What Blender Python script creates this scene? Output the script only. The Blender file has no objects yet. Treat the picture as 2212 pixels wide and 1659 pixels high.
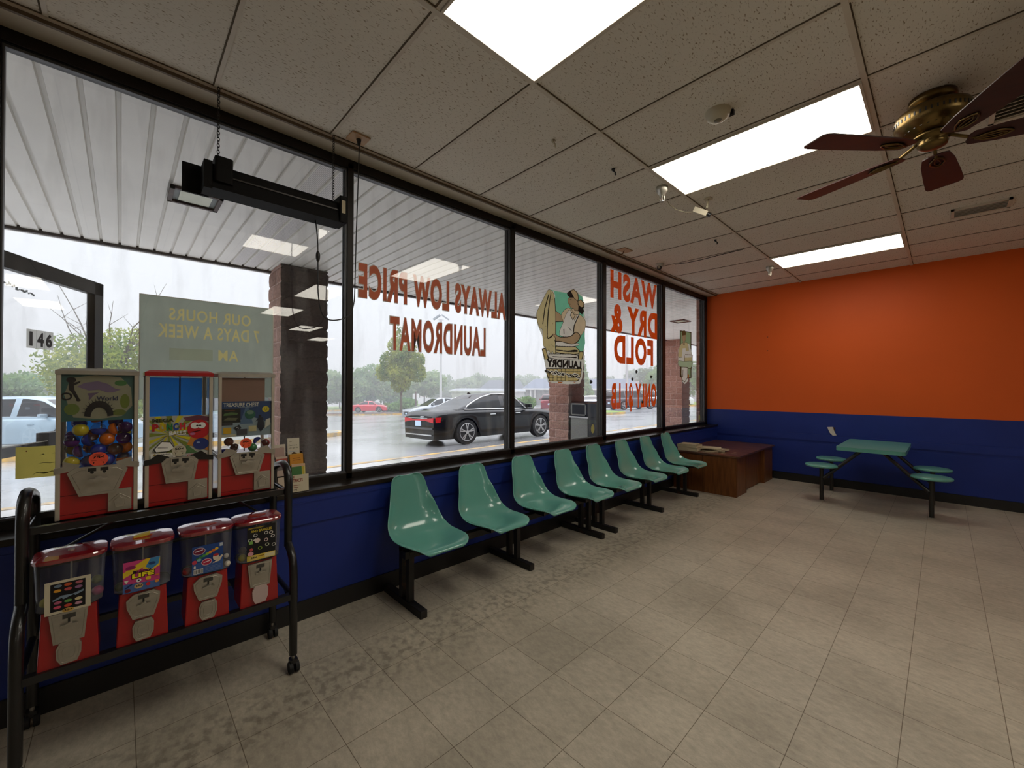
import bpy, math, random
from math import pi, sin, cos, radians
from mathutils import Vector, Matrix
random.seed(7)
S = bpy.context.scene
COL = S.collection

# ------------------------------------------------------------------ camera, world, exposure
F_PX, W_PX = 886.75, 2212.0
cd = bpy.data.cameras.new('camera'); cam = bpy.data.objects.new('camera', cd); COL.objects.link(cam)
cd.sensor_width = 36.0; cd.lens = F_PX / W_PX * 36.0; cd.clip_start = 0.05; cd.clip_end = 600
YAW, PIT, ROL = 0.8100, 0.00678, 0.0029
Fv = Vector((-sin(YAW)*cos(PIT), cos(YAW)*cos(PIT), sin(PIT)))
Rv = Vector((cos(YAW), sin(YAW), 0)); Uv = Rv.cross(Fv)
R2 = Rv*cos(ROL) + Uv*sin(ROL); U2 = -Rv*sin(ROL) + Uv*cos(ROL)
CAM = Vector((2.7173, 0.0, 1.4313))
mm = Matrix((R2, U2, -Fv)).transposed().to_4x4(); mm.translation = CAM
cam.matrix_world = mm
S.camera = cam

SKY_HORIZON, SKY_ZENITH = 0.96, 4.0
w = bpy.data.worlds.new('overcast_sky'); S.world = w; w.use_nodes = True
nt = w.node_tree; nt.nodes.clear()
wo = nt.nodes.new('ShaderNodeOutputWorld'); bg = nt.nodes.new('ShaderNodeBackground')
tc = nt.nodes.new('ShaderNodeTexCoord'); sp = nt.nodes.new('ShaderNodeSeparateXYZ'); rp = nt.nodes.new('ShaderNodeValToRGB')
nz = nt.nodes.new('ShaderNodeTexNoise'); nz.inputs['Scale'].default_value = 2.5; nz.inputs['Detail'].default_value = 3
mxn = nt.nodes.new('ShaderNodeMath'); mxn.operation = 'MULTIPLY_ADD'; mxn.inputs[1].default_value = 0.16; 
nt.links.new(tc.outputs['Generated'], sp.inputs[0]); nt.links.new(tc.outputs['Generated'], nz.inputs['Vector'])
nt.links.new(nz.outputs['Fac'], mxn.inputs[0]); nt.links.new(sp.outputs['Z'], mxn.inputs[2])
nt.links.new(mxn.outputs[0], rp.inputs['Fac'])
rp.color_ramp.elements[0].position = 0.0; rp.color_ramp.elements[0].color = (0.80, 0.86, 0.90, 1)
rp.color_ramp.elements[1].position = 0.75; rp.color_ramp.elements[1].color = (0.77, 0.79, 0.85, 1)
nt.links.new(rp.outputs['Color'], bg.inputs['Color'])
# overcast sky: the cloud layer is several times brighter overhead than near the horizon
zr = nt.nodes.new('ShaderNodeMapRange'); zr.interpolation_type = 'SMOOTHSTEP'
zr.inputs['From Min'].default_value = 0.30; zr.inputs['From Max'].default_value = 0.95
zr.inputs['To Min'].default_value = SKY_HORIZON; zr.inputs['To Max'].default_value = SKY_ZENITH
nt.links.new(sp.outputs['Z'], zr.inputs['Value']); nt.links.new(zr.outputs[0], bg.inputs['Strength'])
nt.links.new(bg.outputs[0], wo.inputs['Surface'])
LAMP = 5.6            # radiance of the fluorescent diffusers
S.view_settings.view_transform = 'Standard'; S.view_settings.look = 'None'
S.view_settings.gamma = 1.0; S.view_settings.use_curve_mapping = False
S.view_settings.exposure = 0.45

# ------------------------------------------------------------------ materials
def lin(c):
    c = c/255.0
    return c/12.92 if c <= 0.04045 else ((c+0.055)/1.055)**2.4
def rgb(c): return (lin(c[0]), lin(c[1]), lin(c[2]), 1.0)
MC = {}
def mat(name, c, rough=0.5, metal=0.0, spec=0.5, var=None, bump=None, coat=0.0, c2=None, stretch=None):
    """principled material; var=(scale, amount, ramp_lo, ramp_hi) mixes c2 by noise; bump=(scale, strength, dist)"""
    if name in MC: return MC[name]
    m = bpy.data.materials.new(name); m.use_nodes = True; n = m.node_tree; b = n.nodes['Principled BSDF']
    b.inputs['Base Color'].default_value = rgb(c); b.inputs['Roughness'].default_value = rough
    b.inputs['Metallic'].default_value = metal; b.inputs['Specular IOR Level'].default_value = spec
    b.inputs['Coat Weight'].default_value = coat
    vec = None
    if var or bump:
        t = n.nodes.new('ShaderNodeTexCoord'); vec = t.outputs['Object']
        if stretch:
            mp = n.nodes.new('ShaderNodeMapping'); mp.inputs['Scale'].default_value = stretch
            n.links.new(vec, mp.inputs['Vector']); vec = mp.outputs[0]
    if var:
        z = n.nodes.new('ShaderNodeTexNoise'); z.inputs['Scale'].default_value = var[0]; z.inputs['Detail'].default_value = 6
        n.links.new(vec, z.inputs['Vector'])
        r = n.nodes.new('ShaderNodeValToRGB'); lo, hi = (var[2], var[3]) if len(var) > 2 else (0.35, 0.65)
        r.color_ramp.elements[0].position = lo; r.color_ramp.elements[1].position = hi
        cc = rgb(c2) if c2 else tuple(v*(1-var[1]) for v in rgb(c)[:3])+(1,)
        r.color_ramp.elements[0].color = cc; r.color_ramp.elements[1].color = rgb(c)
        n.links.new(z.outputs['Fac'], r.inputs['Fac']); n.links.new(r.outputs['Color'], b.inputs['Base Color'])
    if bump:
        z = n.nodes.new('ShaderNodeTexNoise'); z.inputs['Scale'].default_value = bump[0]; z.inputs['Detail'].default_value = 4
        n.links.new(vec, z.inputs['Vector'])
        bp = n.nodes.new('ShaderNodeBump'); bp.inputs['Strength'].default_value = bump[1]; bp.inputs['Distance'].default_value = bump[2]
        n.links.new(z.outputs['Fac'], bp.inputs['Height']); n.links.new(bp.outputs[0], b.inputs['Normal'])
    MC[name] = m; return m
def flat(c, rough=0.5, spec=0.3):
    return mat('ink_%02x%02x%02x_%d' % (int(c[0]), int(c[1]), int(c[2]), int(rough*10)), c, rough, 0, spec)
def glass(name, tint=(1, 1, 1), base=0.04, rough=0.0, dirt=0.0):
    if name in MC: return MC[name]
    m = bpy.data.materials.new(name); m.use_nodes = True; n = m.node_tree; n.nodes.clear()
    o = n.nodes.new('ShaderNodeOutputMaterial'); tr = n.nodes.new('ShaderNodeBsdfTransparent'); tr.inputs[0].default_value = tint+(1,)
    g = n.nodes.new('ShaderNodeBsdfGlossy'); g.inputs['Roughness'].default_value = rough
    lw = n.nodes.new('ShaderNodeLayerWeight'); lw.inputs['Blend'].default_value = 0.5
    p = n.nodes.new('ShaderNodeMath'); p.operation = 'POWER'; p.inputs[1].default_value = 5
    q = n.nodes.new('ShaderNodeMath'); q.operation = 'MULTIPLY_ADD'; q.inputs[1].default_value = 1-base; q.inputs[2].default_value = base
    mx = n.nodes.new('ShaderNodeMixShader')
    n.links.new(lw.outputs['Facing'], p.inputs[0]); n.links.new(p.outputs[0], q.inputs[0]); n.links.new(q.outputs[0], mx.inputs[0])
    n.links.new(tr.outputs[0], mx.inputs[1]); n.links.new(g.outputs[0], mx.inputs[2]); last = mx
    if dirt:
        t = n.nodes.new('ShaderNodeTexCoord'); z = n.nodes.new('ShaderNodeTexNoise'); z.inputs['Scale'].default_value = 3.0; z.inputs['Detail'].default_value = 8
        mp = n.nodes.new('ShaderNodeMapping'); mp.inputs['Scale'].default_value = (1, 3, 0.6)
        n.links.new(t.outputs['Object'], mp.inputs['Vector']); n.links.new(mp.outputs[0], z.inputs['Vector'])
        r = n.nodes.new('ShaderNodeMapRange'); r.inputs['From Min'].default_value = 0.5; r.inputs['From Max'].default_value = 0.8
        r.inputs['To Max'].default_value = dirt; n.links.new(z.outputs['Fac'], r.inputs['Value'])
        d = n.nodes.new('ShaderNodeBsdfDiffuse'); d.inputs[0].default_value = (0.7, 0.72, 0.75, 1)
        m2 = n.nodes.new('ShaderNodeMixShader'); n.links.new(r.outputs[0], m2.inputs[0]); n.links.new(mx.outputs[0], m2.inputs[1]); n.links.new(d.outputs[0], m2.inputs[2]); last = m2
    n.links.new(last.outputs[0], o.inputs['Surface']); MC[name] = m; return m
def emit(name, c, s):
    if name in MC: return MC[name]
    m = bpy.data.materials.new(name); m.use_nodes = True; n = m.node_tree; b = n.nodes['Principled BSDF']
    b.inputs['Base Color'].default_value = (.8, .8, .75, 1)
    b.inputs['Emission Color'].default_value = c+(1,)
    t = n.nodes.new('ShaderNodeTexCoord'); z = n.nodes.new('ShaderNodeTexNoise'); z.inputs['Scale'].default_value = 2.0
    mr = n.nodes.new('ShaderNodeMapRange'); mr.inputs['To Min'].default_value = s*0.8; mr.inputs['To Max'].default_value = s*1.2
    n.links.new(t.outputs['Object'], z.inputs['Vector']); n.links.new(z.outputs['Fac'], mr.inputs['Value']); n.links.new(mr.outputs[0], b.inputs['Emission Strength'])
    MC[name] = m; return m
def vinyl(name, c, trans=0.35):
    if name in MC: return MC[name]
    m = bpy.data.materials.new(name); m.use_nodes = True; n = m.node_tree; n.nodes.clear()
    o = n.nodes.new('ShaderNodeOutputMaterial'); d = n.nodes.new('ShaderNodeBsdfDiffuse'); t = n.nodes.new('ShaderNodeBsdfTranslucent')
    d.inputs[0].default_value = rgb(c); t.inputs[0].default_value = rgb(c); mx = n.nodes.new('ShaderNodeMixShader'); mx.inputs[0].default_value = trans
    tx = n.nodes.new('ShaderNodeTexCoord'); z = n.nodes.new('ShaderNodeTexNoise'); z.inputs['Scale'].default_value = 9
    hs = n.nodes.new('ShaderNodeHueSaturation'); hs.inputs['Color'].default_value = rgb(c)
    mr = n.nodes.new('ShaderNodeMapRange'); mr.inputs['To Min'].default_value = .88; mr.inputs['To Max'].default_value = 1.12
    n.links.new(tx.outputs['Object'], z.inputs['Vector']); n.links.new(z.outputs['Fac'], mr.inputs['Value']); n.links.new(mr.outputs[0], hs.inputs['Value'])
    n.links.new(hs.outputs[0], d.inputs[0]); n.links.new(hs.outputs[0], t.inputs[0])
    n.links.new(d.outputs[0], mx.inputs[1]); n.links.new(t.outputs[0], mx.inputs[2]); n.links.new(mx.outputs[0], o.inputs['Surface'])
    MC[name] = m; return m

def floor_mat():
    m = bpy.data.materials.new('vinyl_floor_tile'); m.use_nodes = True; n = m.node_tree; b = n.nodes['Principled BSDF']; L = n.links.new
    t = n.nodes.new('ShaderNodeTexCoord'); mp = n.nodes.new('ShaderNodeMapping'); mp.inputs['Location'].default_value = (-1.6784, -1.2707, 0)
    L(t.outputs['Object'], mp.inputs['Vector'])
    bk = n.nodes.new('ShaderNodeTexBrick'); bk.offset = 0; bk.squash = 1
    for k, v in (('Scale', 1), ('Mortar Size', 0.0016), ('Mortar Smooth', 0.3), ('Brick Width', .3048), ('Row Height', .3048), ('Bias', 0)): bk.inputs[k].default_value = v
    bk.inputs['Color1'].default_value = rgb((188, 179, 162)); bk.inputs['Color2'].default_value = rgb((180, 171, 154)); bk.inputs['Mortar'].default_value = rgb((112, 100, 84))
    L(mp.outputs[0], bk.inputs['Vector'])
    m2 = n.nodes.new('ShaderNodeMapping'); m2.inputs['Scale'].default_value = (1, 1.7, 1); m2.inputs['Rotation'].default_value = (0, 0, .5); L(t.outputs['Object'], m2.inputs['Vector'])
    z1 = n.nodes.new('ShaderNodeTexNoise'); z1.inputs['Scale'].default_value = 20; z1.inputs['Detail'].default_value = 9; z1.inputs['Roughness'].default_value = .78; L(m2.outputs[0], z1.inputs['Vector'])
    r1 = n.nodes.new('ShaderNodeMapRange'); r1.inputs['From Min'].default_value = .3; r1.inputs['From Max'].default_value = .7; r1.inputs['To Min'].default_value = .70; r1.inputs['To Max'].default_value = 1.16; L(z1.outputs['Fac'], r1.inputs['Value'])
    z2 = n.nodes.new('ShaderNodeTexNoise'); z2.inputs['Scale'].default_value = 1.9; z2.inputs['Detail'].default_value = 7; L(t.outputs['Object'], z2.inputs['Vector'])
    r2 = n.nodes.new('ShaderNodeMapRange'); r2.inputs['From Min'].default_value = .35; r2.inputs['From Max'].default_value = .65; r2.inputs['To Min'].default_value = .80; r2.inputs['To Max'].default_value = 1.07; L(z2.outputs['Fac'], r2.inputs['Value'])
    mu = n.nodes.new('ShaderNodeMath'); mu.operation = 'MULTIPLY'; L(r1.outputs[0], mu.inputs[0]); L(r2.outputs[0], mu.inputs[1])
    # grime that gathered in a band in front of the seats (x about 0.55-0.9)
    sx = n.nodes.new('ShaderNodeSeparateXYZ'); L(t.outputs['Object'], sx.inputs[0])
    a = n.nodes.new('ShaderNodeMath'); a.operation = 'SUBTRACT'; a.inputs[1].default_value = .68; L(sx.outputs['X'], a.inputs[0])
    a2 = n.nodes.new('ShaderNodeMath'); a2.operation = 'ABSOLUTE'; L(a.outputs[0], a2.inputs[0])
    a3 = n.nodes.new('ShaderNodeMapRange'); a3.inputs['From Min'].default_value = .05; a3.inputs['From Max'].default_value = .32; a3.inputs['To Min'].default_value = 1; a3.inputs['To Max'].default_value = 0; L(a2.outputs[0], a3.inputs['Value'])
    z3 = n.nodes.new('ShaderNodeTexNoise'); z3.inputs['Scale'].default_value = 22; z3.inputs['Detail'].default_value = 5; L(t.outputs['Object'], z3.inputs['Vector'])
    r3 = n.nodes.new('ShaderNodeMapRange'); r3.inputs['From Min'].default_value = .47; r3.inputs['From Max'].default_value = .62; L(z3.outputs['Fac'], r3.inputs['Value'])
    g1 = n.nodes.new('ShaderNodeMath'); g1.operation = 'MULTIPLY'; L(a3.outputs[0], g1.inputs[0]); L(r3.outputs[0], g1.inputs[1])
    g2 = n.nodes.new('ShaderNodeMath'); g2.operation = 'MULTIPLY_ADD'; g2.inputs[1].default_value = -.38; g2.inputs[2].default_value = 1; L(g1.outputs[0], g2.inputs[0])
    m3 = n.nodes.new('ShaderNodeMath'); m3.operation = 'MULTIPLY'; L(mu.outputs[0], m3.inputs[0]); L(g2.outputs[0], m3.inputs[1])
    vm = n.nodes.new('ShaderNodeVectorMath'); vm.operation = 'SCALE'; L(bk.outputs['Color'], vm.inputs[0]); L(m3.outputs[0], vm.inputs['Scale'])
    L(vm.outputs[0], b.inputs['Base Color'])
    b.inputs['Roughness'].default_value = .42; b.inputs['Specular IOR Level'].default_value = .35
    bp = n.nodes.new('ShaderNodeBump'); bp.inputs['Strength'].default_value = .12; bp.inputs['Distance'].default_value = .004; L(z1.outputs['Fac'], bp.inputs['Height']); L(bp.outputs[0], b.inputs['Normal'])
    return m
def tile_mat():
    m = bpy.data.materials.new('acoustic_ceiling_tile'); m.use_nodes = True; n = m.node_tree; b = n.nodes['Principled BSDF']; L = n.links.new
    t = n.nodes.new('ShaderNodeTexCoord'); mp = n.nodes.new('ShaderNodeMapping'); mp.inputs['Scale'].default_value = (1, .33, 1); mp.inputs['Rotation'].default_value = (0, 0, .25)
    L(t.outputs['Object'], mp.inputs['Vector'])
    wv = n.nodes.new('ShaderNodeTexNoise'); wv.inputs['Scale'].default_value = 150; wv.inputs['Detail'].default_value = 1.5; wv.inputs['Roughness'].default_value = .4; wv.inputs['Distortion'].default_value = .5; L(mp.outputs[0], wv.inputs['Vector'])
    r = n.nodes.new('ShaderNodeValToRGB'); r.color_ramp.elements[0].position = .28; r.color_ramp.elements[1].position = .39
    r.color_ramp.elements[0].color = rgb((158, 140, 116)); r.color_ramp.elements[1].color = rgb((226, 218, 204)); L(wv.outputs['Fac'], r.inputs['Fac'])
    z = n.nodes.new('ShaderNodeTexNoise'); z.inputs['Scale'].default_value = .8; z.inputs['Detail'].default_value = 3; L(t.outputs['Object'], z.inputs['Vector'])
    mr = n.nodes.new('ShaderNodeMapRange'); mr.inputs['To Min'].default_value = .86; mr.inputs['To Max'].default_value = 1.08; L(z.outputs['Fac'], mr.inputs['Value'])
    vm = n.nodes.new('ShaderNodeVectorMath'); vm.operation = 'SCALE'; L(r.outputs['Color'], vm.inputs[0]); L(mr.outputs[0], vm.inputs['Scale']); L(vm.outputs[0], b.inputs['Base Color'])
    b.inputs['Roughness'].default_value = .95; b.inputs['Specular IOR Level'].default_value = .1
    bp = n.nodes.new('ShaderNodeBump'); bp.inputs['Strength'].default_value = .3; bp.inputs['Distance'].default_value = .003; L(wv.outputs['Fac'], bp.inputs['Height']); L(bp.outputs[0], b.inputs['Normal'])
    return m
def block_mat(name, c1, c2, mortar, off=(0, 0, 0)):
    """split-face block: courses 0.203 high, worked in a box-mapped frame"""
    m = bpy.data.materials.new(name); m.use_nodes = True; n = m.node_tree; b = n.nodes['Principled BSDF']; L = n.links.new
    t = n.nodes.new('ShaderNodeTexCoord'); s = n.nodes.new('ShaderNodeSeparateXYZ'); L(t.outputs['Object'], s.inputs[0])
    ad = n.nodes.new('ShaderNodeMath'); ad.operation = 'ADD'; L(s.outputs['X'], ad.inputs[0]); L(s.outputs['Y'], ad.inputs[1])
    cb = n.nodes.new('ShaderNodeCombineXYZ'); L(ad.outputs[0], cb.inputs['X']); L(s.outputs['Z'], cb.inputs['Y'])
    bk = n.nodes.new('ShaderNodeTexBrick'); bk.offset = .5
    for k, v in (('Scale', 1), ('Mortar Size', 0.007), ('Mortar Smooth', .2), ('Brick Width', .40), ('Row Height', .203)): bk.inputs[k].default_value = v
    bk.inputs['Color1'].default_value = rgb(c1); bk.inputs['Color2'].default_value = rgb(c2); bk.inputs['Mortar'].default_value = rgb(mortar); L(cb.outputs[0], bk.inputs['Vector'])
    z = n.nodes.new('ShaderNodeTexNoise'); z.inputs['Scale'].default_value = 28; z.inputs['Detail'].default_value = 8; z.inputs['Roughness'].default_value = .7; L(t.outputs['Object'], z.inputs['Vector'])
    mr = n.nodes.new('ShaderNodeMapRange'); mr.inputs['From Min'].default_value = .3; mr.inputs['From Max'].default_value = .7; mr.inputs['To Min'].default_value = .55; mr.inputs['To Max'].default_value = 1.3; L(z.outputs['Fac'], mr.inputs['Value'])
    vm = n.nodes.new('ShaderNodeVectorMath'); vm.operation = 'SCALE'; L(bk.outputs['Color'], vm.inputs[0]); L(mr.outputs[0], vm.inputs['Scale']); L(vm.outputs[0], b.inputs['Base Color'])
    b.inputs['Roughness'].default_value = .9
    bp = n.nodes.new('ShaderNodeBump'); bp.inputs['Strength'].default_value = 1; bp.inputs['Distance'].default_value = .05; L(z.outputs['Fac'], bp.inputs['Height']); L(bp.outputs[0], b.inputs['Normal'])
    return m
def asphalt_mat():
    m = bpy.data.materials.new('wet_asphalt'); m.use_nodes = True; n = m.node_tree; b = n.nodes['Principled BSDF']; L = n.links.new
    t = n.nodes.new('ShaderNodeTexCoord')
    z = n.nodes.new('ShaderNodeTexNoise'); z.inputs['Scale'].default_value = .35; z.inputs['Detail'].default_value = 9; z.inputs['Roughness'].default_value = .6; L(t.outputs['Object'], z.inputs['Vector'])
    r = n.nodes.new('ShaderNodeValToRGB'); r.color_ramp.elements[0].position = .35; r.color_ramp.elements[1].position = .7
    r.color_ramp.elements[0].color = (.27, .275, .285, 1); r.color_ramp.elements[1].color = (.40, .405, .415, 1); L(z.outputs['Fac'], r.inputs['Fac']); L(r.outputs['Color'], b.inputs['Base Color'])
    rr = n.nodes.new('ShaderNodeMapRange'); rr.inputs['From Min'].default_value = .35; rr.inputs['From Max'].default_value = .65; rr.inputs['To Min'].default_value = .2; rr.inputs['To Max'].default_value = .38; L(z.outputs['Fac'], rr.inputs['Value']); L(rr.outputs[0], b.inputs['Roughness'])
    mp = n.nodes.new('ShaderNodeMapping'); mp.inputs['Scale'].default_value = (1, .35, 1); L(t.outputs['Object'], mp.inputs['Vector'])
    z2 = n.nodes.new('ShaderNodeTexNoise'); z2.inputs['Scale'].default_value = 5; z2.inputs['Detail'].default_value = 7; L(mp.outputs[0], z2.inputs['Vector'])
    bp = n.nodes.new('ShaderNodeBump'); bp.inputs['Strength'].default_value = .7; bp.inputs['Distance'].default_value = .05; L(z2.outputs['Fac'], bp.inputs['Height']); L(bp.outputs[0], b.inputs['Normal'])
    b.inputs['Specular IOR Level'].default_value = 1.0; b.inputs['IOR'].default_value = 1.6; b.inputs['Coat IOR'].default_value = 1.7; b.inputs['Coat Weight'].default_value = .8; b.inputs['Coat Roughness'].default_value = .16
    return m
def leaf_mat(name, c, c2):
    m = bpy.data.materials.new(name); m.use_nodes = True; n = m.node_tree; n.nodes.clear(); L = n.links.new
    o = n.nodes.new('ShaderNodeOutputMaterial'); d = n.nodes.new('ShaderNodeBsdfDiffuse'); tl = n.nodes.new('ShaderNodeBsdfTranslucent'); mx = n.nodes.new('ShaderNodeMixShader'); mx.inputs[0].default_value = .4
    t = n.nodes.new('ShaderNodeTexCoord'); z = n.nodes.new('ShaderNodeTexNoise'); z.inputs['Scale'].default_value = .9; z.inputs['Detail'].default_value = 6; L(t.outputs['Object'], z.inputs['Vector'])
    r = n.nodes.new('ShaderNodeValToRGB'); r.color_ramp.elements[0].position = .35; r.color_ramp.elements[1].position = .65; r.color_ramp.elements[0].color = rgb(c); r.color_ramp.elements[1].color = rgb(c2)
    L(z.outputs['Fac'], r.inputs['Fac']); L(r.outputs[0], d.inputs[0]); L(r.outputs[0], tl.inputs[0]); L(d.outputs[0], mx.inputs[1]); L(tl.outputs[0], mx.inputs[2]); L(mx.outputs[0], o.inputs['Surface'])
    return m

# ------------------------------------------------------------------ mesh building
class MB:
    def __init__(s): s.v = []; s.f = []; s.m = []; s.mats = []; s.sm = []
    def mi(s, m):
        if m not in s.mats: s.mats.append(m)
        return s.mats.index(m)
    def add(s, vs, fs, m, smooth=False):
        o = len(s.v); k = s.mi(m); s.v += [tuple(p) for p in vs]
        for f in fs: s.f.append(tuple(i+o for i in f)); s.m.append(k); s.sm.append(smooth)
        return s
    def box(s, a, b, m, R=None, c=None):
        x0, y0, z0 = a; x1, y1, z1 = b
        vs = [Vector(p) for p in ((x0, y0, z0), (x1, y0, z0), (x1, y1, z0), (x0, y1, z0), (x0, y0, z1), (x1, y0, z1), (x1, y1, z1), (x0, y1, z1))]
        if R is not None: cc = Vector(c); vs = [cc + R @ (p-cc) for p in vs]
        return s.add(vs, [(0, 3, 2, 1), (4, 5, 6, 7), (0, 1, 5, 4), (1, 2, 6, 5), (2, 3, 7, 6), (3, 0, 4, 7)], m)
    def rbox(s, a, b, r, m, seg=3, axis=2):
        """box with the four edges along axis rounded"""
        ax = [i for i in range(3) if i != axis]; pts = []
        for (cx, cy, a0) in ((b[ax[0]]-r, b[ax[1]]-r, 0), (a[ax[0]]+r, b[ax[1]]-r, pi/2), (a[ax[0]]+r, a[ax[1]]+r, pi), (b[ax[0]]-r, a[ax[1]]+r, 1.5*pi)):
            for i in range(seg+1): t = a0+i*pi/2/seg; pts.append((cx+r*cos(t), cy+r*sin(t)))
        return s.prism(pts, a[axis], b[axis], m, axis)
    def prism(s, pts, z0, z1, m, axis=2, smooth=False, cap=True):
        ax = [i for i in range(3) if i != axis]; n = len(pts); vs = []
        for z in (z0, z1):
            for p in pts:
                q = [0, 0, 0]; q[ax[0]] = p[0]; q[ax[1]] = p[1]; q[axis] = z; vs.append(q)
        k = s.mi(m)
        fs = [(i, (i+1) % n, n+(i+1) % n, n+i) for i in range(n)]
        s.add(vs, fs, m, smooth)
        if cap: s.add(vs[:n], [tuple(range(n))[::-1]], m); s.add(vs[n:], [tuple(range(n))], m)
        return s
    def cyl(s, p, q, r, m, r2=None, n=16, cap=True, smooth=True):
        p = Vector(p); q = Vector(q); d = (q-p).normalized(); u = d.orthogonal().normalized(); v = d.cross(u); r2 = r if r2 is None else r2
        vs = [p+(u*cos(2*pi*i/n)+v*sin(2*pi*i/n))*r for i in range(n)]+[q+(u*cos(2*pi*i/n)+v*sin(2*pi*i/n))*r2 for i in range(n)]
        s.add(vs, [(i, (i+1) % n, n+(i+1) % n, n+i) for i in range(n)], m, smooth)
        if cap: s.add(vs, [tuple(range(n))[::-1], tuple(range(n, 2*n))], m)
        return s
    def tube(s, path, r, m, n=8, closed=False, ry=None):
        P = [Vector(p) for p in path]; N = len(P); rings = []; up = None
        for i in range(N):
            t = (P[(i+1) % N]-P[i-1]) if (closed or 0 < i < N-1) else (P[1]-P[0] if i == 0 else P[-1]-P[-2]); t.normalize()
            if up is None: up = t.orthogonal().normalized()
            up = (up - t*up.dot(t)).normalized(); v = t.cross(up)
            rr = r[i] if isinstance(r, (list, tuple)) else r; r_y = rr if ry is None else ry
            rings.append([P[i]+up*cos(2*pi*k/n)*rr+v*sin(2*pi*k/n)*r_y for k in range(n)])
        vs = [p for ring in rings for p in ring]; fs = []
        for i in range(N if closed else N-1):
            j = (i+1) % N
            for k in range(n): fs.append((i*n+k, i*n+(k+1) % n, j*n+(k+1) % n, j*n+k))
        s.add(vs, fs, m, True)
        if not closed: s.add(vs, [tuple(range(n))[::-1], tuple(range((N-1)*n, N*n))], m)
        return s
    def lathe(s, prof, c, m, n=32, axis=2, smooth=True, sc=(1, 1)):
        ax = [i for i in range(3) if i != axis]; vs = []
        for (r, z) in prof:
            for k in range(n):
                q = [0, 0, 0]; q[ax[0]] = c[ax[0]]+r*cos(2*pi*k/n)*sc[0]; q[ax[1]] = c[ax[1]]+r*sin(2*pi*k/n)*sc[1]; q[axis] = c[axis]+z; vs.append(q)
        fs = [(i*n+k, i*n+(k+1) % n, (i+1)*n+(k+1) % n, (i+1)*n+k) for i in range(len(prof)-1) for k in range(n)]
        return s.add(vs, fs, m, smooth)
    def sphere(s, c, r, m, n=16, h=10, sc=(1, 1, 1), z0=-1, z1=1, R=None):
        vs = []; fs = []
        for i in range(h+1):
            zz = z0+(z1-z0)*i/h if (z0, z1) != (-1, 1) else -cos(pi*i/h)
            rr = math.sqrt(max(0, 1-zz*zz))
            for k in range(n):
                p = Vector((rr*cos(2*pi*k/n)*r*sc[0], rr*sin(2*pi*k/n)*r*sc[1], zz*r*sc[2]))
                if R is not None: p = R @ p
                vs.append(Vector(c)+p)
        for i in range(h):
            for k in range(n): fs.append((i*n+k, i*n+(k+1) % n, (i+1)*n+(k+1) % n, (i+1)*n+k))
        return s.add(vs, fs, m, True)
    def build(s, name, parent=None, world=True, bevel=0, origin=None, sub=0):
        off = Vector((0, 0, 0))
        if parent is not None and world:
            p = parent
            while p is not None: off += p.location; p = p.parent
        if parent is None:
            if origin is None:
                xs = [v[0] for v in s.v]; ys = [v[1] for v in s.v]; zs = [v[2] for v in s.v]
                origin = ((min(xs)+max(xs))/2, (min(ys)+max(ys))/2, min(zs))
            off = Vector(origin)
        me = bpy.data.meshes.new(name); me.from_pydata([tuple(Vector(v)-off) for v in s.v], [], s.f)
        for m in s.mats: me.materials.append(m)
        me.polygons.foreach_set('material_index', s.m); me.polygons.foreach_set('use_smooth', s.sm)
        me.validate(); me.update()
        o = bpy.data.objects.new(name, me); COL.objects.link(o)
        if parent is None: o.location = off
        else: o.parent = parent
        if bevel:
            b = o.modifiers.new('bevel', 'BEVEL'); b.width = bevel; b.segments = 2; b.limit_method = 'ANGLE'; b.angle_limit = radians(40); b.harden_normals = False
        if sub:
            b = o.modifiers.new('sub', 'SUBSURF'); b.levels = sub; b.render_levels = sub
        return o
def tag(o, label=None, cat=None, group=None, kind=None):
    if label: o['label'] = label
    if cat: o['category'] = cat
    if group: o['group'] = group
    if kind: o['kind'] = kind
    return o
def thing(name, label, cat, loc=(0, 0, 0), group=None, kind=None):
    o = bpy.data.objects.new(name, None); o.empty_display_size = .1; COL.objects.link(o); o.location = loc
    return tag(o, label, cat, group, kind)
def struct(o): o['kind'] = 'structure'; return o
def kids(o): return [c for c in COL.objects if c.parent == o]
def copy_tree(o, loc=None, label=None, rz=None, parent=None, scale=None):
    c = o.copy(); COL.objects.link(c)
    if parent is not None: c.parent = parent
    if loc is not None: c.location = loc
    if label: c['label'] = label
    if rz is not None: c.rotation_euler = (0, 0, rz)
    if scale is not None: c.scale = scale
    for k in kids(o):
        copy_tree(k, parent=c)
    return c
TXT = {}
def text_shape(s, bold=0.0, shear=0.0, space=1.0):
    """filled outline of a string, fitted to a 1 x 1 box"""
    k = (s, bold, shear, space)
    if k in TXT: return TXT[k]
    cu = bpy.data.curves.new('t', 'FONT'); cu.body = s; cu.size = 1; cu.offset = bold; cu.shear = shear; cu.space_character = space; cu.fill_mode = 'FRONT'; cu.resolution_u = 4
    o = bpy.data.objects.new('t', cu); COL.objects.link(o)
    dg = bpy.context.evaluated_depsgraph_get(); me = o.evaluated_get(dg).to_mesh()
    vs = [tuple(v.co[:2]) for v in me.vertices]; fs = [tuple(p.vertices) for p in me.polygons]
    o.evaluated_get(dg).to_mesh_clear(); bpy.data.objects.remove(o); bpy.data.curves.remove(cu)
    x0 = min(v[0] for v in vs); x1 = max(v[0] for v in vs); y0 = min(v[1] for v in vs); y1 = max(v[1] for v in vs)
    vs = [((v[0]-x0)/(x1-x0), (v[1]-y0)/(y1-y0)) for v in vs]
    TXT[k] = (vs, fs); return TXT[k]
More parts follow.
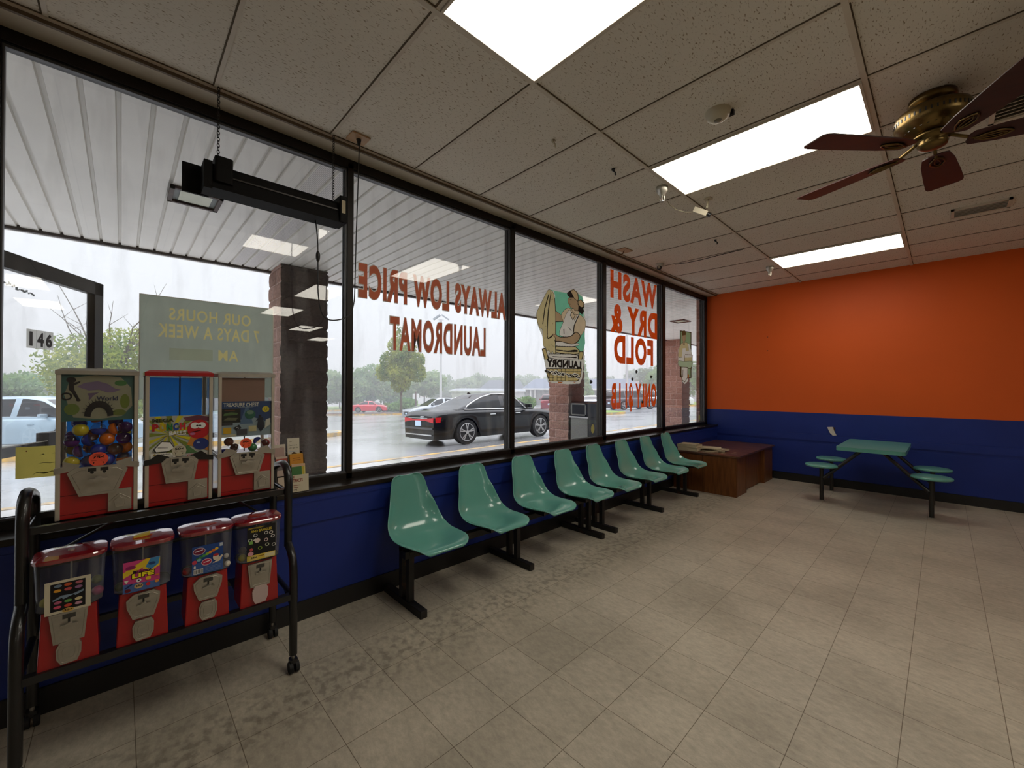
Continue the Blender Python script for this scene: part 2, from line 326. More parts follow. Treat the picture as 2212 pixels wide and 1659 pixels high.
def put_text(mb, s, O, U, V, m, bold=.02, shear=0, space=1.0):
    """text filling the parallelogram O, O+U, O+V"""
    vs, fs = text_shape(s, bold, shear, space); O = Vector(O); U = Vector(U); V = Vector(V)
    mb.add([O+U*a+V*b for a, b in vs], fs, m)
def poster(mb, O, U, V, items, eps=.0003):
    """flat print: items in 0..1 coordinates of the parallelogram O,U,V, painted in order"""
    O = Vector(O); U = Vector(U); V = Vector(V); N = U.cross(V).normalized(); k = 0
    for it in items:
        t = it[0]; c = it[-1]; m = flat(c, .45) if isinstance(c, tuple) else c; o = O+N*(eps*k); k += .5
        if t == 'r': x, y, w_, h = it[1:5]; pts = [(x, y), (x+w_, y), (x+w_, y+h), (x, y+h)]
        elif t == 'e': cx, cy, rx, ry = it[1:5]; pts = [(cx+rx*cos(2*pi*i/20), cy+ry*sin(2*pi*i/20)) for i in range(20)]
        elif t == 'p': pts = it[1]
        elif t == 'o':
            cx, cy, rx, ry = it[1:5]; n = 16
            for i in range(n):
                a, b = 2*pi*i/n, 2*pi*(i+1)/n
                q = [(cx+rx*cos(a), cy+ry*sin(a)), (cx+rx*cos(b), cy+ry*sin(b)), (cx+rx*.65*cos(b), cy+ry*.65*sin(b)), (cx+rx*.65*cos(a), cy+ry*.65*sin(a))]
                mb.add([o+U*a_+V*b_ for a_, b_ in q], [(0, 1, 2, 3)], m)
            continue
        elif t == 't':
            x, y, w_, h, s_ = it[1:6]; bold = it[6] if len(it) > 7 else .02; sh = it[7] if len(it) > 8 else 0
            put_text(mb, s_, o+U*x+V*y, U*w_, V*h, m, bold, sh); continue
        mb.add([o+U*a+V*b for a, b in pts], [tuple(range(len(pts)))], m)

# ------------------------------------------------------------------ palette
ORANGE = mat('orange_wall_paint', (222, 94, 28), .55, spec=.3, var=(1.2, .06), bump=(60, .05, .002))
BLUE = mat('blue_wall_paint', (30, 50, 128), .42, spec=.35, var=(2, .12), bump=(50, .08, .002))
BASEB = mat('black_vinyl_baseboard', (24, 22, 22), .45, var=(8, .3))
BRONZE = mat('dark_bronze_aluminium', (38, 33, 29), .38, metal=.5, var=(6, .2))
BRONZE_L = mat('weathered_glazing_stop', (88, 88, 90), .45, metal=.4)
BLACK = mat('black_enamel', (18, 17, 17), .35, coat=.3, var=(20, .3))
GASKET = mat('black_gasket', (8, 8, 9), .7)
BEIGE = mat('cream_moulding', (190, 178, 156), .6, var=(4, .1))
WALLB = mat('pale_room_wall', (205, 198, 186), .8, var=(1, .1))
GRID = mat('ceiling_grid_metal', (210, 198, 180), .55, var=(3, .1))
GAP = mat('ceiling_joint_shadow_gap', (92, 78, 60), .9)
CHROME = mat('brushed_zinc', (185, 180, 168), .38, metal=.85, var=(30, .12), bump=(40, .1, .002))
ALU = mat('aluminium_rail', (205, 198, 182), .32, metal=.6)
REDP = mat('red_machine_paint', (165, 14, 16), .35, coat=.4, var=(5, .1))
LIDR = mat('dark_red_lid_plastic', (140, 14, 28), .22, coat=1.0)
LIDR.node_tree.nodes['Principled BSDF'].inputs['Coat IOR'].default_value = 1.9
TEAL = mat('teal_fibreglass', (100, 166, 154), .22, coat=.5, var=(3, .1))
TEALT = mat('teal_laminate', (98, 166, 152), .3, coat=.3, var=(3, .08))
RUST = mat('black_paint_rusting', (22, 20, 19), .55, var=(9, .5, .28, .38), c2=(70, 40, 22))
WOOD = mat('reddish_brown_wood_veneer', (118, 72, 34), .42, spec=.35, var=(5, .3, .3, .7), c2=(86, 48, 20), stretch=(8, 8, .8))
WOODT = mat('worn_brown_desktop', (104, 68, 48), .35, var=(2.2, .3, .35, .62), c2=(70, 42, 34), stretch=(1, 3, 1))
PAPER = mat('aged_paper', (190, 178, 150), .8, var=(12, .15))
PLAST = mat('cream_plastic', (190, 180, 155), .45, var=(6, .08))
GLASSM = glass('window_glass', base=.045, dirt=.10)
CLEAR = glass('clear_plastic_panel', tint=(.93, .94, .94), base=.04)
SMOKE = glass('aged_clear_globe_plastic', tint=(.84, .85, .88), base=.05, dirt=.22)
BRASS = mat('antique_brass', (120, 98, 58), .3, metal=.9, var=(14, .4))
MATB = mat('matte_black_metal', (16, 15, 15), .7, spec=.2, var=(20, .3))
BLADE = mat('dark_walnut_fan_blade', (64, 26, 18), .45, var=(4, .3), stretch=(1, 6, 1))

# ------------------------------------------------------------------ room shell
Y1, XE, YS, HC = 7.4992, 14.0, -4.0, 3.048
FM = floor_mat(); TM = tile_mat()
struct(MB().box((-.25, YS, -.12), (XE, Y1, 0), FM).build('floor', origin=(0, 0, 0)))
b = MB().box((0, YS, HC), (XE, Y1, HC+.05), TM); ceil = struct(b.build('ceiling', origin=(0, 0, HC)))
# lay-in grid: main runners along y every 1.219 m, cross tees every 0.61 m
lights = [(1.219, .970), (1.219, 2.799), (1.219, 5.847), (3.658, 2.19), (6.096, 2.19), (8.534, 3.409), (10.97, 4.628), (6.096, -1.468), (8.534, -1.468)]
b = MB()
for i in range(0, 12):
    x = 1.219*i
    if x < .1: b.box((0, YS, HC-.012), (.018, Y1, HC-.001), GRID); b.box((.018, YS, HC-.004), (.024, Y1, HC-.001), GAP); continue
    b.box((x-.012, YS, HC-.008), (x+.012, Y1, HC-.001), GRID); b.box((x+.012, YS, HC-.003), (x+.017, Y1, HC-.0005), GAP)
for j in range(-12, 8):
    y = 2.799+.6096*j
    if y < YS: continue
    b.box((.02, y-.010, HC-.005), (XE, y+.008, HC-.001), GRID); b.box((.02, y-.017, HC-.003), (XE, y-.010, HC-.0005), GAP)
b.build('ceiling_grid', ceil)
# walls
b = MB().box((-.25, Y1, 0), (XE, Y1+.2, 1.054), BLUE).box((-.25, Y1, 1.054), (XE, Y1+.2, HC+.05), ORANGE)
b.box((.0, Y1-.012, .64), (XE, Y1, .735), BLUE).box((0, Y1-.006, .12), (XE, Y1, .60), BLUE)
struct(b.build('wall_north', origin=(0, Y1, 0)))
b = MB().box((-.25, -.45, 0), (-.0, Y1, .757), BLUE).box((0, -.45, .585), (.012, Y1, .757), BLUE).box((0, -.45, .715), (.016, Y1, .722), BLUE)
b.box((-.25, YS, 2.16), (0, -.43, HC+.05), WALLB).box((-.25, YS, 0), (0, -1.95, 2.16), WALLB)
struct(b.build('wall_west', origin=(0, 0, 0)))
struct(MB().box((XE, YS, 0), (XE+.15, Y1, HC+.05), WALLB).build('wall_east'))
struct(MB().box((-.25, YS-.15, 0), (XE, YS, HC+.05), WALLB).build('wall_south'))
struct(MB().box((0, Y1-.012, 0), (XE, Y1, .115), BASEB).build('baseboard_north'))
struct(MB().box((0, -.45, 0), (.012, Y1-.012, .115), BASEB).build('baseboard_west'))
# cream return strip between the ceiling edge and the window head
b = MB().box((-.25, -.45, 3.027), (-.0, Y1, 3.042), BEIGE).box((-.012, -.45, 3.018), (.004, Y1, 3.046), mat('brown_edge_angle', (96, 80, 60), .6)).box((-.25, -.45, 3.042), (0, Y1, HC+.05), BEIGE)
struct(b.build('trim_1', origin=(0, 0, 3.02)))
# storefront framing: head, sill rail, mullions (child each), interior sill shelf
XI, XG = -.155, -.203
t2 = thing('trim_2', None, None, (XI, 3.5, .76)); struct(t2)
def member(name, y0, y1, z0, z1): return MB().box((-.25, y0, z0), (XI, y1, z1), BRONZE)
b = MB().box((-.25, -.45, 2.966), (XI, Y1, 3.027), BRONZE); b.box((-.195, -.40, 2.948), (-.170, Y1, 2.967), BRONZE_L).box((-.19, -.40, 2.9605), (-.165, Y1, 2.967), GASKET); b.build('head_frame', t2, bevel=.002)
b = MB().box((-.25, -.45, .765), (XI, Y1, .826), BRONZE); b.box((-.195, -.40, .826), (-.160, Y1, .838), BRONZE_L).box((-.19, -.40, .826), (-.182, Y1, .8405), GASKET); b.build('bottom_rail', t2, bevel=.002)
mull = [(-.45, -.395), (1.140, 1.182), (2.715, 2.780), (4.257, 4.362), (5.801, 5.956-.05), (7.40, Y1)]
mull = [(-.45, -.395), (1.140, 1.182), (2.718, 2.772), (4.275, 4.345), (5.825, 5.915), (7.40, Y1)]
for i, (a, c) in enumerate(mull):
    b = MB().box((-.25, a, .765), (XI, c, 3.0), BRONZE)
    if i: b.box((-.205, a-.012, .83), (-.165, a, 2.95), BRONZE_L).box((-.198, a-.016, .83), (-.185, a, 2.95), GASKET)
    if i < 5: b.box((-.205, c, .83), (-.170, c+.008, 2.95), BRONZE_L)
    b.build('mullion', t2, bevel=.002)
b = MB().box((-.158, -.45, .757), (.022, Y1, .787), mat('bronze_window_sill', (44, 38, 32), .28, metal=.5, var=(8, .2)))
struct(b.build('trim_3', bevel=.004))
for i in range(5):
    wnd = thing('window_%d' % (i+1), None, None, (XG, (mull[i][1]+mull[i+1][0])/2, .83)); struct(wnd)
    MB().box((XG-.006, mull[i][1]-.005, .828), (XG, mull[i+1][0]+.005, 2.96), GLASSM).build('pane', wnd)

# glass entrance door, swung open outwards, with its frame in the wall
d1 = thing('door_1', None, None, (-.2, -.64, 0)); struct(d1)
E_ = Vector((-.888, .467, 0)).normalized(); ang = math.atan2(E_.y, E_.x); d1.rotation_euler = (0, 0, ang)
L_ = 1.14
b = MB().box((0, -.022, 2.03), (L_, .022, 2.115), BRONZE).box((0, -.022, .06), (L_, .022, .26), BRONZE).box((0, -.022, .06), (.085, .022, 2.115), BRONZE).box((L_-.085, -.022, .06), (L_, .022, 2.115), BRONZE)
b.build('frame', d1, world=False, bevel=.003)
MB().box((.08, -.003, .25), (L_-.08, .003, 2.035), GLASSM).build('pane', d1, world=False)
b = MB().box((.06, .03, 1.05), (.78, .055, 1.105), BRONZE).box((.76, .022, 1.03), (.97, .08, 1.155), BRONZE_L).box((.06, .024, 1.105), (.78, .03, 1.112), CHROME); b.build('push_bar', d1, world=False, bevel=.003)
struct(MB().box((-.25, -.64, 0), (-.05, -.45, 2.16), BRONZE).box((-.25, -1.95, 2.10), (-.05, -.45, 2.16), BRONZE).build('trim_4'))
b = MB()
DP = lambda s, z, off=-.0045: Vector((-.2, -.64, 0)) + E_*s + Vector((0, 0, z)) + Vector((E_.y, -E_.x, 0))*(-off)
def door_card(off):
    b = MB(); O = DP(.565, 1.636, off); U = DP(.747, 1.645, off)-O; V = Vector((0, 0, .103))
    poster(b, O, U, V, [('r', 0, 0, 1, 1, (205, 205, 200)), ('r', .355, 0, .008, 1, (120, 120, 120)), ('r', .665, 0, .008, 1, (120, 120, 120)),
        ('t', .1, .12, .12, .76, '1', .045, (48, 40, 40)), ('t', .38, .12, .25, .76, '4', .05, (48, 40, 40)), ('t', .70, .12, .25, .76, '6', .05, (48, 40, 40))]); return b
nrm = Vector((E_.x, E_.y, 0)).cross(Vector((0, 0, 1)))
side = -.0045 if nrm.dot(CAM-Vector((-.5, -.5, 0))) > 0 else .0045
b = MB(); O = DP(.565, 1.636, 0)+nrm*.0045; U = E_*.182
if nrm.dot(CAM-O) < 0: O = DP(.565, 1.636, 0)-nrm*.0045
sgn = U.cross(Vector((0, 0, 1))).dot(CAM-O)
poster(b, O, U, Vector((0, 0, .103)), [('r', 0, 0, 1, 1, vinyl('number_card', (240, 240, 236), .85)), ('r', .355, 0, .008, 1, (120, 120, 120)), ('r', .665, 0, .008, 1, (120, 120, 120)),
    ('t', .1, .12, .12, .76, '1', .045, (48, 40, 40)), ('t', .38, .12, .25, .76, '4', .05, (48, 40, 40)), ('t', .70, .12, .25, .76, '6', .05, (48, 40, 40))])
tag(b.build('house_number_card'), 'pale street number card reading 146 on the open glass door', 'sign')

# ------------------------------------------------------------------ ceiling fixtures
DIFF = emit('lit_fluorescent_diffuser', (1.0, .94, .82), LAMP)
def ceiling_light(x, y, label):
    t = thing('ceiling_light', label, 'ceiling light', (x+.61, y+.305, HC-.02), 'fluorescent troffers in the tile ceiling')
    b = MB(); 
    for a, c in (((x+.012, y+.010), (x+1.207, y+.022)), ((x+.012, y+.588), (x+1.207, y+.600)), ((x+.012, y+.022), (x+.024, y+.588)), ((x+1.195, y+.022), (x+1.207, y+.588))):
        b.box((a[0], a[1], HC-.014), (c[0], c[1], HC-.001), GRID)
    b.build('frame', t)
    MB().box((x+.024, y+.022, HC-.009), (x+1.195, y+.588, HC-.002), DIFF).build('diffuser', t)
LL = ['lit fluorescent ceiling panel cut off by the top edge of the photo', 'lit fluorescent ceiling panel between the smoke detector and the ceiling fan', 'lit fluorescent ceiling panel nearest the orange wall']
for i, (x, y) in enumerate(lights):
    ceiling_light(x, y, LL[i] if i < 3 else 'lit fluorescent ceiling panel further back in the laundry, out of the frame')
# smoke detector
t = thing('smoke_detector', 'round yellowed smoke detector on the ceiling above the long light panel', 'smoke detector', (1.81, 2.527, HC-.05))
MB().lathe([(.0, 0), (.03, 0), (.045, .006), (.062, .02), (.066, .035), (.07, .042), (.07, .0499)], (1.81, 2.527, HC-.05), PLAST).build('housing', t)
MB().lathe([(0, -.004), (.016, -.003), (.022, .0), (.022, .002)], (1.81, 2.527, HC-.051), mat('grey_sensor', (120, 112, 92), .5)).build('sensor', t)
MB().box((1.855, 2.555, HC-.03), (1.885, 2.575, HC-.001), GASKET).build('mount_tab', t)
# sprinkler like lamp holders
def socket_(x, y, label, sc=1):
    t = thing('sprinkler_head', label, 'sprinkler', (x, y, HC-.12*sc), 'sprinkler heads by the light panels')
    MB().lathe([(0.0, .03), (.016, .03), (.02, .05), (.03, .062), (.042, .085), (.046, .11), (.046, .1199)], (x, y, HC-.12*sc), CHROME).build('cup', t)
    b = MB()
    for k in range(4): a = k*pi/2+.4; b.cyl((x+.014*cos(a), y+.014*sin(a), HC-.115*sc), (x+.018*cos(a), y+.018*sin(a), HC-.075*sc), .003, CHROME, n=6)
    b.cyl((x, y, HC-.12*sc), (x, y, HC-.116*sc), .02, CHROME); b.build('head', t)
socket_(1.156, 3.152, 'chrome sprinkler head left of the long light panel')
socket_(1.123, 6.272, 'small sprinkler head left of the light panel nearest the orange wall')
# hanging box camera
t = thing('box_camera', 'small cream box camera hanging on a white rod from the ceiling', 'camera', (1.29, 3.6, 2.9))
MB().cyl((1.335, 3.63, HC-.001), (1.335, 3.63, HC-.006), .035, PLAST).cyl((1.335, 3.63, HC-.006), (1.335, 3.60, 2.955), .008, PLAST).build('rod', t)
R = Matrix.Rotation(.55, 3, 'Y') @ Matrix.Rotation(.25, 3, 'Z')
b = MB().box((1.225, 3.57, 2.918), (1.345, 3.625, 2.962), PLAST, R, (1.285, 3.6, 2.94)); b.build('body', t, bevel=.003)
c0 = Vector((1.285, 3.6, 2.94))
MB().cyl(c0+R @ Vector((.058, 0, 0)), c0+R @ Vector((.085, 0, 0)), .019, BLACK).cyl(c0+R @ Vector((.085, 0, 0)), c0+R @ Vector((.087, 0, 0)), .014, mat('lens_glass', (40, 45, 50), .1)).build('lens', t)
MB().tube([(1.225, 3.58, 2.95), (1.17, 3.56, 2.96), (1.11, 3.50, 2.985), (1.08, 3.44, 3.02), (1.075, 3.42, HC-.004)], .004, PLAST, n=6).build('cable', t)
# dome camera
t = thing('dome_camera', 'small white dome security camera on the ceiling near the window', 'camera', (.159, 5.101, HC-.08))
MB().lathe([(.0, .03), (.045, .035), (.055, .06), (.055, .0799)], (.159, 5.101, HC-.08), mat('white_camera_plastic', (205, 200, 190), .4)).build('base', t)
MB().sphere((.165, 5.08, HC-.055), .033, BLACK).cyl((.175, 5.05, HC-.06), (.18, 5.035, HC-.062), .016, CHROME).build('eye', t)
# ceiling outlets
t = thing('ceiling_outlet', 'tan ceiling outlet plate with a black plug above the window', 'outlet', (.099, 1.109, HC-.012))
MB().box((.045, 1.045, HC-.011), (.155, 1.165, HC-.001), mat('tan_outlet_plate', (176, 138, 96), .5)).build('plate', t, bevel=.002)
t = thing('ceiling_outlet', 'tan ceiling outlet plate with a short brown wire past the woman decal window', 'outlet', (.135, 4.291, HC-.012))
MB().box((.08, 4.20, HC-.009), (.19, 4.38, HC-.001), mat('tan_outlet_plate', (176, 138, 96), .5)).build('plate', t, bevel=.002)
MB().tube([(.13, 4.28, HC-.01), (.125, 4.26, HC-.05), (.09, 4.20, HC-.075), (.04, 4.12, HC-.06), (.0, 4.02, HC-.03)], .006, mat('brown_cable', (110, 74, 46), .5), n=6).build('cable', t)
# hooks, clips
CL = mat('black_clip', (22, 20, 20), .5)
for x, y, lb in ((1.036, 2.631, 'black twisted hook on a ceiling tile right of the window head'), (1.0, 4.703, 'black hook hanging from a ceiling joint beside the box camera'), (.96, 2.04, 'pale clip hooked on a ceiling joint above the second window')):
    MAT = CL if 'black' in lb else PLAST
    b = MB().tube([(x, y, HC-.001), (x+.004, y-.01, HC-.02), (x+.02, y-.03, HC-.03), (x+.03, y-.02, HC-.045), (x+.018, y, HC-.05)], .006, MAT, n=6).cyl((x, y, HC-.001), (x, y, HC-.01), .014, MAT, n=8)
    tag(b.build('ceiling_hook'), lb, 'hook')
# loose cable drooping at one tile joint
tag(MB().tube([(.30, 5.25, HC-.006), (.45, 5.247, HC-.018), (.62, 5.243, HC-.022), (.85, 5.24, HC-.014), (1.12, 5.238, HC-.006)], .004, CL, n=6).build('loose_cable'), 'thin black cable sagging along a ceiling joint behind the dome camera', 'cable')
# ceiling vents
def vent(x, y, lx, ly, label):
    t = thing('ceiling_vent', label, 'air vent', (x, y, HC-.02), 'ceiling air vents')
    b = MB(); w = .022
    for a, c in (((x-lx/2, y-ly/2), (x+lx/2, y-ly/2+w)), ((x-lx/2, y+ly/2-w), (x+lx/2, y+ly/2)), ((x-lx/2, y-ly/2), (x-lx/2+w, y+ly/2)), ((x+lx/2-w, y-ly/2), (x+lx/2, y+ly/2))): b.box((a[0], a[1], HC-.018), (c[0], c[1], HC-.001), GRID)
    b.build('frame', t); MB().box((x-lx/2+w, y-ly/2+w, HC-.004), (x+lx/2-w, y+ly/2-w, HC-.001), mat('vent_duct_grey', (104, 92, 78), .8)).build('opening', t)
    b = MB(); n = max(3, int(ly/.045))
    for i in range(n): yy = y-ly/2+w+(i+.5)*(ly-2*w)/n; b.box((x-lx/2+w, yy-.013, HC-.016), (x+lx/2-w, yy+.013, HC-.013), GRID, Matrix.Rotation(.6, 3, 'X'), (x, yy, HC-.014))
    b.build('louvre', t)
vent(2.95, 5.56, .36, .25, 'rectangular metal air vent in the ceiling beyond the fan')
vent(3.12, 3.65, .42, .35, 'metal air vent in the ceiling cut by the right edge of the photo')

# ------------------------------------------------------------------ ceiling fan
FX, FY, FZ = 2.68, 3.25, 2.76
fan = thing('ceiling_fan', 'antique brass ceiling fan with five dark wooden blades', 'ceiling fan', (FX, FY, FZ))
c = (FX, FY, FZ)
MB().lathe([(.085, .2879), (.098, .283), (.100, .258), (.092, .248), (.07, .240)], c, BRASS, n=40).build('ceiling_plate', fan)
MB().lathe([(.06, .242), (.06, .225), (.13, .215), (.152, .200), (.158, .185), (.158, .135), (.150, .12), (.115, .095), (.075, .08)], c, BRASS, n=48).build('motor_housing', fan)
b = MB()
for k in range(44):
    a = 2*pi*k/44; b.box((FX+.1575, FY-.0035, FZ+.150), (FX+.1600, FY+.0035, FZ+.170), BLACK, Matrix.Rotation(a, 3, 'Z'), (FX, FY, FZ))
for k in range(26):
    a = 2*pi*k/26; b.box((FX+.100, FY-.005, FZ+.098), (FX+.122, FY+.005, FZ+.104), BLACK, Matrix.Rotation(a, 3, 'Z') , (FX, FY, FZ))
b.build('vent_slots', fan)
MB().lathe([(.072, .08), (.085, .070), (.085, .056), (.062, .048), (.058, .036), (.064, .026), (.058, .010), (.036, .001), (.012, -.002), (0, -.003)], c, BRASS, n=32).build('switch_housing', fan)
for k in range(5):
    a = radians(86+72*k); RZ = Matrix.Rotation(a, 3, 'Z'); RP = Matrix.Rotation(radians(-7), 3, 'X')
    prof = [(.15, -.056), (.26, -.072), (.50, -.084), (.65, -.088), (.685, -.080), (.697, -.062), (.697, .066), (.685, .082), (.65, .088), (.50, .084), (.26, .072), (.15, .056), (.135, .03), (.135, -.03)]
    b = MB(); vs = []
    for z in (-.003, .003): vs += [Vector(c)+RZ @ (RP @ Vector((x, y, z))+Vector((0, 0, .012))) for x, y in prof]
    n = len(prof); b.add(vs, [tuple(range(n))[::-1], tuple(range(n, 2*n))]+[(i, (i+1) % n, n+(i+1) % n, n+i) for i in range(n)], BLADE); b.build('blade', fan)
    b = MB(); T = lambda x, y, z: Vector(c)+RZ @ (RP @ Vector((x, y, z))+Vector((0, 0, .012)))
    b.tube([Vector(c)+RZ @ Vector((.07, 0, .055)), Vector(c)+RZ @ Vector((.12, 0, .03)), T(.17, 0, -.006)], .009, BRASS, n=8)
    for s in (-1, 1):
        b.tube([T(.16, 0, -.008), T(.20, .025*s, -.009), T(.245, .032*s, -.009), T(.285, .015*s, -.009), T(.30, 0, -.009)], .0055, BRASS, n=6)
        b.tube([T(.17, .0, -.008), T(.21, .010*s, -.009), T(.25, .012*s, -.009), T(.28, 0, -.009)], .004, BRASS, n=6)
    b.build('blade_iron', fan)

# ------------------------------------------------------------------ black strip heater hung on chains in the window
hx = .03
t = thing('hanging_shop_light', 'long black fixture hanging on two chains in front of the left window', 'hanging light', (hx, .62, 2.46))
pr = [(hx-.055, 2.462), (hx-.045, 2.475), (hx-.035, 2.545), (hx-.02, 2.60), (hx+.03, 2.605), (hx+.045, 2.585), (hx+.055, 2.545), (hx+.075, 2.475), (hx+.08, 2.462)]
MB().prism([(p[0], p[1]) for p in pr], .33, 1.012, MATB, axis=1).build('reflector_housing', t)
MB().box((hx+.052, .345, 2.540), (hx+.062, 1.0, 2.548), BRONZE).build('ridge', t)
MB().box((hx-.06, .222, 2.452), (hx-.045, .335, 2.606), MATB).box((hx-.06, .30, 2.455), (hx+.075, .335, 2.60), MATB).build('end_plate', t)
MB().rbox((hx-.05, .345, 2.50), (hx+.088, .425, 2.632), .012, MATB).build('ballast_box', t, bevel=.004)
MB().rbox((hx-.05, .985, 2.465), (hx+.088, 1.03, 2.628), .008, MATB).build('end_cap', t, bevel=.004)
MB().box((hx+.0885, .995, 2.52), (hx+.0895, 1.018, 2.60), PAPER).build('rating_sticker', t)
def chain(y, z0, z1):
    b = MB(); n = int((z1-z0)/.017)
    for i in range(n):
        z = z0+.0085+i*.017; a = (i % 2)*pi/2+.4
        P = [(hx+.0065*cos(2*pi*k/8)*cos(a), y+.0065*cos(2*pi*k/8)*sin(a), z+.0115*sin(2*pi*k/8)) for k in range(8)]
        b.tube(P, .002, BRONZE, n=5, closed=True)
    return b
for y, z0 in ((.37, 2.632), (.975, 2.628)): chain(y, z0, HC-.002).build('chain', t)
cordp = [(.10, 1.109, HC-.012), (.10, 1.112, HC-.06), (.07, 1.118, 2.75), (.055, 1.115, 2.45), (.055, 1.108, 2.142), (.06, 1.098, 1.97), (.06, 1.06, 1.885), (.06, .968, 1.848), (.06, .905, 1.872), (.06, .878, 1.985), (.06, .874, 2.15), (.06, .872, 2.306), (.05, .868, 2.40), (.03, .867, 2.465)]
def smooth(P, k=4):
    P = [Vector(p) for p in P]; out = []
    for i in range(len(P)-1):
        a = P[max(0, i-1)]; b_ = P[i]; c_ = P[i+1]; d = P[min(len(P)-1, i+2)]
        for j in range(k):
            u = j/k; out.append(.5*((2*b_)+(-a+c_)*u+(2*a-5*b_+4*c_-d)*u*u+(-a+3*b_-3*c_+d)*u**3))
    out.append(P[-1]); return out
b = MB().tube(smooth(cordp), .0038, CL, n=6); b.cyl((.10, 1.109, HC-.012), (.10, 1.11, HC-.05), .016, CL, r2=.008)
cd_ = b.build('power_cord', None); tag(cd_, 'thin black power cord looping from the ceiling plug to the hanging fixture', 'cord')
MB().sphere((.06, .8735, 2.232), .016, CL, sc=(.8, .8, 2.2)).build('inline_switch', cd_)

# ------------------------------------------------------------------ window lettering and decals (outer face of the glass)
TERRA = vinyl('terracotta_vinyl_letters', (236, 146, 112), .7); ORV = vinyl('orange_red_vinyl_letters', (240, 84, 18), .8)
XD = XG-.0075
def lettering(name, text, y0, y1, z0, z1, m, label, bold=.05, outline=None):
    """reads correctly from outside, so it runs from high y (its start) to low y"""
    b = MB(); put_text(b, text, (XD, y1, z0), (0, y0-y1, 0), (0, 0, z1-z0), m, bold, 0, 1.16)
    if outline: put_text(b, text, (XD-.0006, y1+.006, z0-.006), (0, y0-y1-.012, 0), (0, 0, z1-z0+.012), outline, bold+.025, 0, 1.16)
    return tag(b.build(name), label, 'window lettering')
CRV = vinyl('cream_vinyl', (214, 206, 180), .3)
WV = vinyl('white_vinyl_edge', (225, 222, 214), .3)
lettering('window_lettering', 'ALWAYS LOW PRICE', 1.244, 2.70, 2.078, 2.335, TERRA, 'terracotta lettering ALWAYS LOW PRICE seen reversed on the second window', .045, WV)
lettering('window_lettering', 'LAUNDROMAT', 1.492, 2.445, 1.710, 1.974, TERRA, 'terracotta lettering LAUNDROMAT seen reversed on the second window', .034, WV)
lettering('window_lettering', 'WASH', 4.516, 5.750, 2.575, 2.945, ORV, 'orange red lettering WASH seen reversed on the fourth window', .05)
lettering('window_lettering', 'DRY &', 4.517, 5.761, 2.134, 2.520, ORV, 'orange red lettering DRY and ampersand seen reversed on the fourth window', .05)
lettering('window_lettering', 'FOLD', 4.603, 5.640, 1.737, 2.118, ORV, 'orange red lettering FOLD seen reversed on the fourth window', .05)
lettering('window_lettering', 'ONLY $1 LB', 4.540, 5.735, 1.098, 1.486, ORV, 'orange red lettering ONLY $1 LB seen reversed low on the fourth window', .05)
